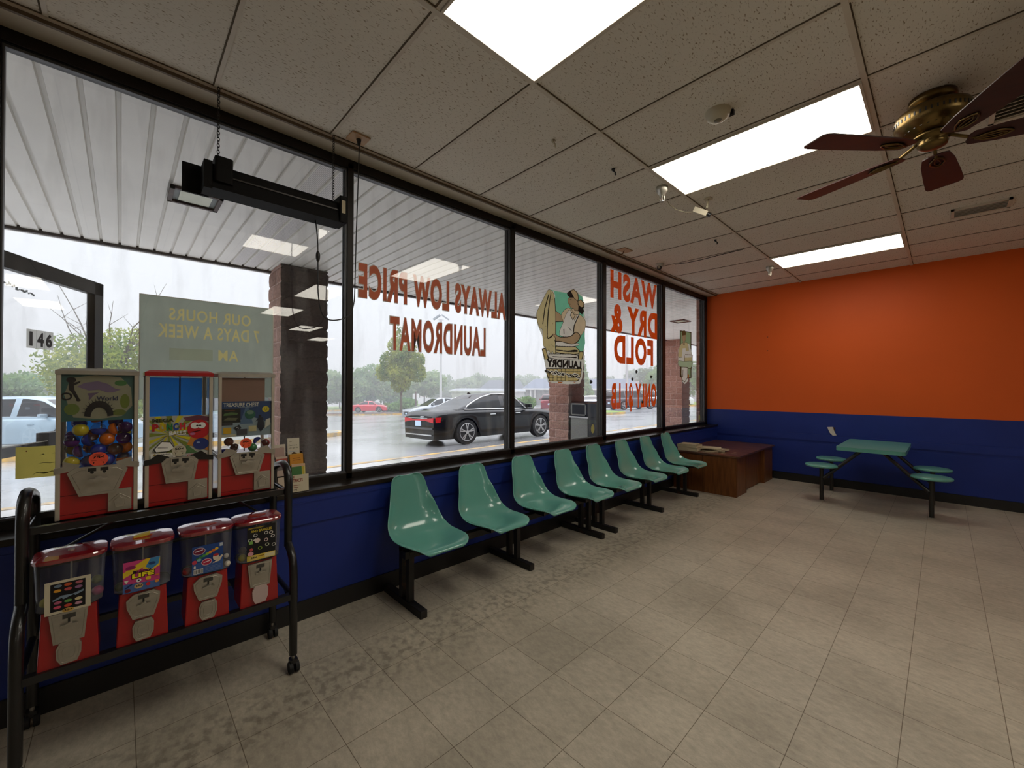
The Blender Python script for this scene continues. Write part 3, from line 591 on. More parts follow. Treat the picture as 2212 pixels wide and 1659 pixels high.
W3=[('cream',[(3126,2194),(3192,2306),(3295,2465),(3384,2485),(3633,2495),(3692,2542),(3765,2558),(3854,2535),(3919,2494),(3956,2380),(3952,2293),(3988,2212),(3967,2089),(3954,1864),(3950,1736),(3914,1538),(3871,1470),(3636,1461),(3310,1481),(3287,1589),(3252,1704),(3209,1833),(3257,1855),(3216,1971),(3145,2079)]),('green',[(3366,2472),(3633,2487),(3910,2491),(3938,2206),(3932,1855),(3435,1832),(3426,2426)]),('towel',[(3131,2195),(3187,2290),(3301,2458),(3342,2475),(3384,2463),(3414,2401),(3431,2252),(3434,2021),(3425,1871),(3447,1793),(3416,1781),(3384,1820),(3353,1795),(3324,1832),(3294,1815),(3268,1860),(3236,1873),(3224,2033),(3182,2052),(3143,2117)]),('ink',[(3313,2425),(3327,2425),(3267,2270),(3231,2096),(3219,2094),(3250,2268)]),('ink',[(3346,2430),(3355,2427),(3320,2230),(3303,1979),(3338,1970),(3386,2001),(3398,1995),(3344,1955),(3291,1970),(3304,2228)]),('ink',[(3414,2401),(3423,2401),(3439,2253),(3443,1792),(3432,1792),(3428,2252)]),('skin',[(3433,2268),(3538,2226),(3583,2247),(3577,2165),(3433,2145)]),('ink',[(3433,2270),(3538,2227),(3542,2223),(3433,2261)]),('ink',[(3433,2149),(3577,2169),(3577,2160),(3434,2140)]),('shirt',[(3530,2225),(3583,2288),(3653,2322),(3712,2313),(3848,2280),(3938,2244),(3981,2193),(3957,2105),(3865,2021),(3794,2064),(3767,2020),(3508,2005),(3564,2148)]),('apron',[(3564,2148),(3634,2270),(3693,2298),(3766,2195),(3827,2274),(3854,2268),(3766,2136),(3733,2017),(3502,2004)]),('ink',[(3686,2244),(3712,2292),(3786,2256),(3737,2192)]),('shirt',[(3699,2245),(3718,2281),(3773,2254),(3737,2204)]),('ink',[(3733,2017),(3753,2135),(3837,2262),(3848,2260),(3769,2137),(3747,2017)]),('ink',[(3568,2075),(3583,2081),(3586,2020),(3573,2019)]),('ink',[(3654,2108),(3663,2109),(3716,2069),(3703,2068)]),('apron',[(3434,1891),(3471,1946),(3635,1930),(3821,1940),(3828,1911),(3584,1880),(3447,1884)]),('ink',[(3371,2001),(3434,2009),(3508,1987),(3687,2008),(3791,2068),(3883,2029),(3828,1951),(3714,1917),(3533,1930),(3422,1927),(3429,1968)]),('skin',[(3383,1995),(3434,2004),(3508,1979),(3694,2001),(3794,2058),(3870,2025),(3818,1957),(3714,1925),(3533,1938),(3432,1938),(3441,1967)]),('hair',[(3795,2400),(3931,2368),(3948,2323),(3910,2280),(3847,2306),(3790,2357)]),('skin',[(3659,2434),(3765,2466),(3836,2422),(3827,2303),(3752,2293),(3742,2330),(3706,2333),(3686,2347),(3670,2365),(3649,2391)]),('shirt',[(3712,2313),(3752,2331),(3766,2308),(3847,2314),(3850,2281),(3793,2269),(3752,2293)]),('hair',[(3627,2490),(3685,2526),(3718,2513),(3765,2458),(3686,2446),(3640,2460)]),('ink',[(3680,2525),(3752,2554),(3830,2525),(3847,2462),(3833,2418),(3759,2445)]),('scarf',[(3696,2525),(3752,2546),(3819,2519),(3835,2462),(3825,2429),(3768,2449)]),('ink',[(3827,2429),(3889,2456),(3956,2423),(3952,2366),(3882,2354),(3827,2387)]),('scarf',[(3837,2427),(3889,2445),(3942,2419),(3934,2374),(3886,2366),(3840,2393)]),('ink',[(3679,2424),(3712,2436),(3712,2431),(3680,2420)]),('ink',[(3675,2378),(3699,2374),(3681,2365)]),('ink',[(3211,1833),(3268,1848),(3321,1746),(3321,1723),(3257,1720)]),('tan',[(3225,1826),(3266,1838),(3306,1746),(3306,1722),(3269,1720)]),('ink',[(3849,1845),(3940,1851),(3941,1812),(3905,1734),(3835,1731)]),('tan',[(3863,1838),(3925,1841),(3926,1811),(3891,1737),(3849,1735)]),('ink',[(3430,1879),(3794,1898),(3865,1859),(3856,1812),(3688,1791),(3441,1804)]),('towel',[(3439,1872),(3789,1889),(3849,1856),(3842,1819),(3688,1801),(3444,1812)]),('ink',[(3447,1840),(3635,1840),(3767,1859),(3828,1855),(3815,1837),(3635,1826),(3447,1832)]),('ink',[(3318,1789),(3688,1810),(3842,1803),(3846,1756),(3484,1727),(3315,1742)]),('apron',[(3329,1783),(3688,1802),(3828,1795),(3833,1762),(3484,1735),(3327,1748)]),('ink',[(3386,1765),(3636,1769),(3815,1784),(3808,1765),(3636,1761),(3386,1758)]),('cream',[(3269,1722),(3912,1753),(3905,1647),(3275,1626)]),('ink',[(3275,1628),(3908,1649),(3884,1533),(3829,1496),(3334,1491),(3290,1558)]),('tan',[(3288,1622),(3894,1641),(3872,1537),(3822,1505),(3342,1499),(3302,1562)]),('ink',[(3328,1623),(3335,1624),(3333,1498),(3326,1498)]),('ink',[(3393,1625),(3400,1626),(3398,1499),(3391,1499)]),('ink',[(3460,1628),(3467,1628),(3465,1500),(3458,1500)]),('ink',[(3528,1630),(3535,1630),(3533,1501),(3526,1501)]),('ink',[(3597,1632),(3605,1632),(3603,1502),(3595,1502)]),('ink',[(3668,1634),(3676,1634),(3674,1503),(3666,1503)]),('ink',[(3741,1636),(3749,1637),(3747,1504),(3739,1504)]),('ink',[(3815,1639),(3823,1639),(3821,1505),(3813,1504)]),('ink',[(3292,1597),(3884,1614),(3884,1609),(3292,1593)]),('ink',[(3293,1562),(3884,1576),(3884,1571),(3293,1558)]),('ink',[(3293,1531),(3884,1542),(3884,1537),(3293,1527)]),('tan',[(3411,1565),(3457,1566),(3458,1494),(3411,1494)]),('tan',[(3604,1569),(3652,1570),(3652,1497),(3604,1496)]),('T:ink:LAUNDRY',[3283,1644,3898,1731]),('T:cream:Service',[3252,1535,3891,1628]),('T:ink:Service',[3263,1543,3877,1619]),('rust',[(3472,1489),(3560,1487),(3535,1475),(3485,1476)]),('rust',[(3328,1486),(3363,1485),(3340,1478)]),('rust',[(3741,1490),(3795,1489),(3768,1481)])]
W5=[('brown',[(6506,2347),(6943,2360),(6943,1585),(6512,1599)]),('green2',[(6541,2331),(6912,2344),(6912,1600),(6547,1615)]),('cream',[(6447,1854),(6555,1776),(6544,1644),(6590,1531),(6686,1483),(6805,1533),(6826,1767),(6974,1746),(6989,1971),(6851,2159),(6555,2143),(6447,2029)]),('towel',[(6555,2134),(6642,2156),(6790,2165),(6835,2067),(6851,1911),(6555,1916),(6456,1917),(6470,2029)]),('skin',[(6598,2305),(6721,2304),(6718,2213),(6671,2171),(6686,2134),(6627,2129),(6627,2174),(6595,2216)]),('hair2',[(6569,2309),(6613,2351),(6686,2364),(6736,2331),(6730,2294),(6590,2269)]),('apron',[(6607,2064),(6724,2075),(6724,1866),(6561,1859)]),('hair2',[(6665,1953),(6993,1978),(6980,1799),(6943,1740),(6686,1731)]),('towel',[(6686,1941),(6968,1963),(6955,1804),(6924,1749),(6701,1742)]),('apron',[(6671,2020),(6851,2041),(6949,1995),(6955,1936),(6686,1916)]),('hair2',[(6701,1974),(6943,1982),(6943,1974),(6701,1965)]),('green3',[(6456,1852),(6642,1850),(6974,1867),(6974,1799),(6851,1744),(6642,1758),(6470,1780)]),('hair2',[(6544,1763),(6820,1767),(6808,1598),(6692,1511),(6584,1541),(6538,1643)]),('apron',[(6567,1755),(6793,1757),(6784,1597),(6689,1524),(6604,1550),(6564,1644)]),('hair2',[(6613,1721),(6630,1722),(6619,1594),(6595,1594)]),('rust',[(6805,1650),(6851,1638),(6835,1585),(6790,1578)])]
DC = {'cream': (236, 232, 220), 'green': (140, 218, 182), 'green2': (160, 182, 136), 'green3': (190, 204, 166), 'towel': (216, 200, 150), 'ink': (52, 44, 38), 'skin': (190, 160, 124), 'shirt': (226, 204, 168), 'apron': (236, 230, 218),
      'hair': (56, 46, 42), 'hair2': (112, 84, 48), 'scarf': (212, 182, 138), 'tan': (214, 192, 132), 'rust': (196, 110, 40), 'brown': (88, 64, 44)}
def paint_rows(b, shapes, x, dz):
    """prints overlapping shapes as ONE layer: each row keeps only what is painted last. shapes = (polygons in y,z ; material)"""
    zs_ = [p[1] for P, m in shapes for p in P]; z0, z1 = min(zs_), max(zs_); n = int((z1-z0)/dz)+1; rows = [[] for _ in range(n)]
    for P, m in shapes:
        lo = max(0, int((min(p[1] for p in P)-z0)/dz)-1); hi = min(n-1, int((max(p[1] for p in P)-z0)/dz)+1)
        for r in range(lo, hi+1):
            zc = z0+(r+.5)*dz; xs = []
            for k in range(len(P)):
                a, c = P[k], P[(k+1) % len(P)]
                if (a[1] > zc) != (c[1] > zc): xs.append(a[0]+(zc-a[1])/(c[1]-a[1])*(c[0]-a[0]))
            xs.sort()
            for a, c in zip(xs[::2], xs[1::2]):
                new = []
                for (s, e, mm_) in rows[r]:
                    if e <= a or s >= c: new.append((s, e, mm_)); continue
                    if s < a: new.append((s, a, mm_))
                    if e > c: new.append((c, e, mm_))
                new.append((a, c, m)); rows[r] = new
    for r, sp_ in enumerate(rows):
        za, zb_ = z0+r*dz, z0+(r+1)*dz
        for (s, e, m) in sp_:
            if e-s > .0003: b.add([(x, s, za), (x, e, za), (x, e, zb_), (x, s, zb_)], [(0, 1, 2, 3)], m)
def text_polys(tx, y0, y1, z0, z1, m, bold=.04, shear=0, slope=0, space=1.0):
    vs, fs = text_shape(tx, bold, shear, space); Q = [(y1+(y0-y1)*a, z0+(z1-z0)*c+slope*a) for a, c in vs]
    return [([Q[i] for i in f], m) for f in fs]
def round_off(P, k=3):
    out = []; n = len(P)
    for i in range(n):
        a, b_, c_, d = P[i-1], P[i], P[(i+1) % n], P[(i+2) % n]
        for j in range(k):
            u = j/k; out.append(tuple(.5*((2*b_[q])+(-a[q]+c_[q])*u+(2*a[q]-5*b_[q]+4*c_[q]-d[q])*u*u+(-a[q]+3*b_[q]-3*c_[q]+d[q])*u**3) for q in (0, 1)))
    return out
def decal(data, name, label, vy):
    sh = []
    for c, P in data:
        if c.startswith('T:'):
            _, cn, tx = c.split(':'); y0, z0, y1, z1 = [p/1000 for p in P]; m = vinyl('decal_'+cn, DC[cn], .6)
            if tx == 'Service':
                e = .010 if cn == 'cream' else 0
                sh += text_polys(tx, y0, y1, z0-.012, z1-.045, m, .03 if not e else .09, .45, .05, 1.12)
            else: sh += text_polys(tx, y0, y1, z0, z1, m, .06)
            continue
        P = [(p[0]/1000, p[1]/1000) for p in P]
        if len(P) > 6 and c not in ('cream', 'tan', 'brown'): P = round_off(P)
        if c in ('towel', 'skin', 'shirt', 'apron', 'scarf', 'green3') and len(P) > 5:
            ar = sum(P[i-1][0]*P[i][1]-P[i][0]*P[i-1][1] for i in range(len(P))); sg = 1 if ar > 0 else -1; O = []
            for i in range(len(P)):
                a, c2 = P[i-1], P[(i+1) % len(P)]; dx, dy = c2[0]-a[0], c2[1]-a[1]; l = math.hypot(dx, dy) or 1; O.append((P[i][0]+sg*dy/l*.0045, P[i][1]-sg*dx/l*.0045))
            sh.append((O, vinyl('decal_ink', DC['ink'], .6)))
        sh.append((P, vinyl('decal_'+c, DC[c], .6)))
        if c == 'towel' and len(P) > 40 and 'service' in name:
            rd = random.Random(5); ys = [p[0] for p in P]; zs3 = [p[1] for p in P]
            def inside(y, z):
                r = False
                for i in range(len(P)):
                    a, d = P[i-1], P[i]
                    if (a[1] > z) != (d[1] > z) and y < a[0]+(z-a[1])/(d[1]-a[1])*(d[0]-a[0]): r = not r
                return r
            k = 0
            while k < 26:
                y, z = rd.uniform(min(ys), max(ys)), rd.uniform(min(zs3), max(zs3))
                if inside(y, z) and inside(y+.02, z) and inside(y-.02, z): sh.append(([(y-.004, z), (y, z+.012), (y+.005, z+.003), (y, z-.003)], vinyl('decal_fold', (150, 130, 90), .6))); k += 1
    b = MB(); paint_rows(b, sh, XG+.0012, .0024)
    return tag(b.build(name), label, 'decal')
decal(W3, 'laundry_service_decal', 'vintage woman holding laundry decal with LAUNDRY Service basket on the third window', 1)
decal(W5, 'ironing_lady_decal', 'vintage woman with towels and ironing board decal on the last narrow window', 1)
# small oval stickers
for y, lb in ((4.139, 'pale yellow oval sticker at the bottom right of the third window'), (7.29, 'pale yellow oval sticker at the bottom corner of the last window')):
    b = MB(); b.add([(XD, y+.035*cos(2*pi*i/20), (.925 if y < 5 else .905)+.055*sin(2*pi*i/20)) for i in range(20)], [tuple(range(20))], vinyl('oval_sticker', (190, 180, 110), .3)); tag(b.build('oval_sticker'), lb, 'sticker')
# opening hours board
HB = vinyl('sage_grey_board', (180, 190, 176), .62); HT = vinyl('faded_yellow_board_letters', (226, 214, 146), .6)
t = thing('opening_hours_board', 'sage grey opening hours sign seen from behind in the left window', 'sign', (XD-.006, .38, 1.36))
sh = [([(.069, 1.36), (.695, 1.36), (.695, 1.918), (.069, 1.918)], HB), ([(.19, 1.575), (.385, 1.575), (.385, 1.64), (.19, 1.64)], vinyl('faded_patch', (170, 176, 150), .72))]
for s, y0, y1, z0, z1 in (('OUR HOURS', .188, .574, 1.795, 1.862), ('7 DAYS A WEEK', .141, .620, 1.697, 1.772), ('AM', .412, .511, 1.578, 1.642)): sh += text_polys(s, y0, y1, z0, z1, HT, .02, 0, .0, 1.12)
b = MB(); paint_rows(b, sh, XD-.006, .002); b.build('board', t)
MB().box((XD-.009, .066, 1.357), (XD-.004, .069, 1.921), ALU).box((XD-.009, .069, 1.918), (XD-.004, .695, 1.921), ALU).box((XD-.009, .695, 1.357), (XD-.004, .698, 1.921), ALU).build('edge_strip', t)
# yellow note paper on the glass
b = MB(); O = Vector((XG+.002, -.347, 1.003)); U = Vector((0, .19, -.004)); V = Vector((0, 0, .145))
YP = (206, 190, 92); pn = (176, 168, 92)
poster(b, O, U, V, [('r', 0, 0, 1, 1, vinyl('yellow_note_paper', (226, 210, 110), .6)), ('e', .17, .86, .012, .022, (150, 90, 30)), ('p', [(.38, .70), (.44, .76), (.48, .70), (.44, .72)], pn), ('p', [(.58, .74), (.66, .78), (.70, .72), (.64, .75)], pn), ('p', [(.34, .42), (.44, .46), (.56, .43), (.72, .48), (.56, .45), (.44, .48)], pn), ('p', [(.26, .08), (.34, .18), (.46, .10), (.58, .19), (.72, .10), (.58, .16), (.46, .13), (.34, .15)], pn)])
tag(b.build('yellow_note'), 'yellow sheet of paper with faint handwriting taped to the left window', 'paper note')
# torn paper on the blue wall and filled marks on the orange wall
b = MB(); b.add([(1.545, Y1-.016, .855), (1.60, Y1-.02, .862), (1.632, Y1-.026, .858), (1.628, Y1-.016, .80), (1.655, Y1-.018, .742), (1.61, Y1-.022, .738), (1.575, Y1-.017, .775)], [(0, 1, 2, 3, 4, 5, 6)], flat((205, 200, 190), .8))
b.add([(1.615, Y1-.0265, .858), (1.634, Y1-.0265, .858), (1.636, Y1-.02, .80), (1.628, Y1-.02, .80)], [(0, 1, 2, 3)], flat((70, 50, 40), .8))
tag(b.build('torn_paper'), 'torn scrap of white paper stuck on the blue wall above the green table', 'paper scrap')
b = MB()
for z in (2.02, 2.24): b.cyl((.78, Y1-.004, z), (.78, Y1, z), .008, mat('wall_plug', (110, 42, 16), .6), n=8)
struct(b.build('trim_5'))

# ------------------------------------------------------------------ tandem seating
def shell(yc):
    """moulded fibreglass seat; x = distance from wall"""
    prof = [(.578, .406, .105), (.592, .413, .140), (.584, .422, .172), (.545, .428, .198), (.47, .421, .215), (.38, .413, .222), (.30, .416, .222), (.235, .430, .218), (.19, .462, .212), (.162, .505, .204), (.142, .555, .190), (.126, .61, .172), (.112, .665, .152), (.098, .72, .140), (.086, .765, .130), (.080, .787, .116), (.076, .798, .096), (.074, .803, .062)]
    nU, P = 15, []
    N = len(prof)
    for i, (x, z, w_) in enumerate(prof):
        a = prof[max(0, i-1)]; c = prof[min(N-1, i+1)]; tx, tz = c[0]-a[0], c[1]-a[1]; l = math.hypot(tx, tz); nx, nz = tz/l, -tx/l   # normal towards sitter
        f = 1 if i > 1 else .4
        for j in range(nU):
            s = -1+2*j/(nU-1); e = abs(s)**3.2
            rise = (.034 if i > 4 else .010+.005*i)*e*f if i < 7 else (.046*e if i < 12 else .022*e)
            lip = 0
            P.append(Vector((x+nx*rise, yc+w_*(abs(s)**.85)*(1 if s > 0 else -1), z+nz*rise)))
    fs = [(i*nU+j, i*nU+j+1, (i+1)*nU+j+1, (i+1)*nU+j) for i in range(N-1) for j in range(nU-1)]
    b = MB().add(P, fs, TEAL, True)
    return b
def tandem(y0, ys, label):
    t = thing('tandem_seating', label, 'bench seating', (.3, y0, 0), 'rows of green seats on black beams')
    for y in ys:
        o = shell(y).build('seat', t); so = o.modifiers.new('thick', 'SOLIDIFY'); so.thickness = .010; so.offset = 0
        sb = o.modifiers.new('sub', 'SUBSURF'); sb.levels = 1; sb.render_levels = 2
        MB().box((.22, y-.10, .372), (.46, y-.075, .400), BLACK).build('seat_bracket', t); MB().box((.22, y+.075, .372), (.46, y+.10, .400), BLACK).build('seat_bracket', t)
    MB().box((.315, y0-1.02, .33), (.365, y0+1.0, .378), RUST).build('beam', t, bevel=.003)
    for k in (-1, 0, 1):
        y = y0+k*.968
        b = MB().box((.02, y-.024, 0), (.507, y+.024, .048), RUST).box((.225, y-.02, .048), (.265, y+.02, .372), RUST).box((.315, y-.02, .048), (.355, y+.02, .335), RUST).box((.22, y-.02, .345), (.37, y+.02, .372), RUST)
        b.build('support', t, bevel=.003)
tandem(2.330, [1.475, 2.045, 2.615, 3.185], 'row of four green moulded seats nearest the candy machines')
tandem(4.495, [3.70, 4.265, 4.825, 5.38], 'row of four green moulded seats beside the wooden desk')

# ------------------------------------------------------------------ wooden desk in the corner with papers
t = thing('office_desk', 'low worn brown wooden desk in the corner under the orange wall', 'desk', (.43, 6.6, 0))
MB().box((-.0+.02, 5.765, .512), (.895, 7.42, .535), WOODT).build('desktop', t, bevel=.003)
MB().box((.03, 5.785, 0), (.865, 5.80, .512), WOOD).box((.03, 5.80, 0), (.05, 7.40, .512), WOOD).box((.44, 5.779, .0), (.446, 5.786, .512), mat('dark_veneer_joint', (48, 26, 12), .6)).build('side_panel', t)
MB().box((.45, 5.80, 0), (.865, 6.171, .512), WOOD).box((.865, 5.80, .0), (.870, 5.815, .512), WOOD).box((.865, 6.155, 0), (.870, 6.171, .512), WOOD).build('pedestal', t, bevel=.002)
MB().box((.45, 6.98, 0), (.865, 7.40, .512), WOOD).box((.865, 6.98, .0), (.870, 6.995, .512), WOOD).build('pedestal', t, bevel=.002)
MB().box((.80, 6.171, .01), (.82, 6.98, .512), WOOD).build('modesty_panel', t)
b = MB()
for x, y, l in ((.74, 5.97, .07), (.72, 6.12, .04), (.64, 5.90, .05), (.50, 6.5, .03), (.40, 5.83, .06), (.52, 5.80, .04)): b.box((x, y, .535), (x+l, y+.012, .5356), PAPER, Matrix.Rotation(.5, 3, 'Z'), (x, y, .535))
b.build('torn_label_residue', t)
def slab(name, x, y, z, lx, ly, h, rz, label, cat, m=PAPER, cover=None, group=None):
    b = MB(); R = Matrix.Rotation(rz, 3, 'Z'); c = (x, y, z)
    b.box((x-lx/2, y-ly/2, z+.0006), (x+lx/2, y+ly/2, z+h-.001), m, R, c)
    b.box((x-lx/2-.002, y-ly/2-.002, z+h-.001), (x+lx/2+.002, y+ly/2+.002, z+h), cover or m, R, c); b.box((x-lx/2-.002, y-ly/2-.002, z), (x+lx/2+.002, y+ly/2+.002, z+.0006), cover or m, R, c)
    return tag(b.build(name), label, cat, group)
slab('phone_book', .215, 5.905, .535, .27, .21, .050, .06, 'thick worn phone book at the bottom of the stack on the desk', 'book', cover=flat((120, 110, 90), .7))
slab('phone_book', .21, 5.90, .585, .27, .21, .034, .02, 'worn phone book on top of the stack on the desk', 'book', cover=flat((150, 140, 112), .7))
slab('magazine', .205, 5.905, .619, .22, .20, .008, .12, 'thin magazine lying on the phone books at the window end of the desk', 'magazine', cover=flat((168, 158, 132), .7))
ms = [(.47, 6.02, .535, .8, 'magazine with dark cover lowest in the loose heap on the desk', (110, 96, 76)), (.50, 6.10, .543, -.3, 'pale magazine in the middle of the loose heap on the desk', (176, 164, 138)), (.44, 6.05, .551, .35, 'open curling magazine on top of the loose heap on the desk', (190, 178, 150))]
ms = [(x, y, .535+i*.016, rz, lb, cc) for i, (x, y, z, rz, lb, cc) in enumerate(ms)]
for i, (x, y, z, rz, lb, cc) in enumerate(ms): slab('magazine', x, y, z, .27, .20, .0155, rz, lb, 'magazine', cover=flat(cc, .7), group='loose magazines on the desk')

# ------------------------------------------------------------------ green table with four attached stools
t = thing('cluster_table', 'green laminate table with four attached round stools by the blue wall', 'table', (2.13, 6.8, 0))
b = MB().rbox((1.825, 6.2, .684), (2.435, 7.30, .728), .05, TEALT, 5); b.build('tabletop', t, bevel=.008)
MB().box((1.95, 6.5, .668), (2.31, 7.05, .684), BLACK).build('top_bracket', t)
b = MB()
for yy in (6.47, 7.15):
    b.box((1.645, yy-.018, .250), (1.665, yy+.018, .250), BLACK) if 0 else None
    b.tube([(2.03, yy, .668), (1.665, yy, .285)], .02, BLACK, n=8); b.tube([(2.23, yy, .668), (2.605, yy, .285)], .02, BLACK, n=8)
b.tube([(2.03, 6.47, .66), (2.03, 7.15, .66)], .016, BLACK).tube([(2.23, 6.47, .66), (2.23, 7.15, .66)], .016, BLACK)
b.build('frame', t)
for x in (1.645, 2.625):
    for yy in (6.47, 7.15):
        b = MB().cyl((x, yy, .0), (x, yy, .425), .022, BLACK, n=14).cyl((x, yy, 0), (x, yy, .008), .03, CHROME, n=14).cyl((x, yy, .412), (x, yy, .427), .07, BLACK, n=16); b.build('stool_post', t)
        MB().lathe([(0, 0), (.15, .0), (.168, .006), (.172, .017), (.168, .028), (.155, .033), (0, .034)], (x, yy, .427), TEALT, n=40).build('stool_seat', t)

# ------------------------------------------------------------------ rack of capsule and gumball machines
YL, YR = -.262, .635
rack = thing('vending_rack', 'black tubular two tier rack on casters holding the capsule machines', 'rack', (.25, .19, 0))
for y, nm in ((YL, 'side_frame'), (YR, 'side_frame')):
    b = MB()
    b.tube([(.07, y, .085), (.07, y, .93)]+[(.07+.05-.05*cos(a), y, .93+.05*sin(a)) for a in (radians(30), radians(60))]+[(.16, y, .995), (.24, y, 1.012)]+[(.27+.09*sin(a), y, .925+.09*cos(a)) for a in (0, radians(30), radians(60), radians(90))]+[(.362, y, .85), (.362, y, .60)], .0185, BLACK, n=12)
    b.tube([(.36, y, .62)]+[(.36+.10*(1-cos(a)), y, .50+.11*cos(a-0)*1.0 if 0 else .51+.10*cos(a)*1.0) for a in ()]+[(.375, y, .605), (.405, y, .592), (.435, y, .565), (.455, y, .525), (.461, y, .47), (.461, y, .085)], .0185, BLACK, n=12)
    b.tube([(.461, y, .37), (.07, y, .37)], .012, BLACK).tube([(.461, y, .30), (.30, y, .37)], .008, BLACK)
    b.tube([(.07, y, .88), (.362, y, .88)], .010, BLACK)
    b.build(nm, rack)
b = MB().box((.325, YL, .868), (.352, YR, .894), BLACK).box((.06, YL, .868), (.085, YR, .894), BLACK)
for yy in (-.06, .20, .46): b.box((.085, yy-.012, .886), (.325, yy+.012, .893), BLACK)
b.build('upper_shelf', rack)
b = MB().box((.436, YL, .362), (.470, YR, .390), BLACK).box((.06, YL, .362), (.085, YR, .390), BLACK)
for yy in (-.135, .07, .285, .485): b.box((.085, yy-.06, .383), (.436, yy+.06, .389), BLACK)
b.build('lower_shelf', rack)
b = MB().tube([(.34, -.02, .868), (.20, -.20, .74)], .006, BLACK, n=6).tube([(.34, .42, .868), (.16, .60, .70)], .006, BLACK, n=6).tube([(.07, YL, .66), (.07, YR, .66)], .010, BLACK); b.build('cross_brace', rack)
for x in (.07, .461):
    for y in (YL, YR):
        b = MB().cyl((x, y, .085), (x, y, .060), .008, CHROME, n=8).rbox((x-.02, y-.018, .045), (x+.02, y+.018, .066), .008, BLACK)
        c_ = b.build('caster', rack); MB().cyl((x+.008, y-.022, .027), (x+.008, y-.006, .027), .027, GASKET, n=20).cyl((x+.008, y+.006, .027), (x+.008, y+.022, .027), .027, GASKET, n=20).build('wheel', c_)

CAPC = {'purple': (92, 26, 120), 'orange': (238, 120, 22), 'blue': (28, 50, 170), 'yellow': (222, 200, 40), 'brown': (120, 60, 40), 'red': (190, 30, 34), 'green': (40, 130, 70)}
CAPG = glass('clear_capsule_half', tint=(.85, .86, .88), base=.06)
NAMESZ = ['bottom', 'second', 'third', 'fourth', 'top']
def capsule(x, y, z, r, col, label, group, rx):
    R = Matrix.Rotation(rx, 3, 'X') @ Matrix.Rotation(rx*1.7, 3, 'Y')
    t = thing('toy_capsule', label, 'toy capsule', (x, y, z-r), group)
    MB().sphere((x, y, z), r, mat('capsule_'+col, CAPC[col], .2, coat=.5), n=18, h=7, z0=-1, z1=0.02, R=R).build('coloured_half', t)
    MB().sphere((x, y, z), r*.985, CAPG, n=18, h=7, z0=0.02, z1=1, R=R).build('clear_half', t)

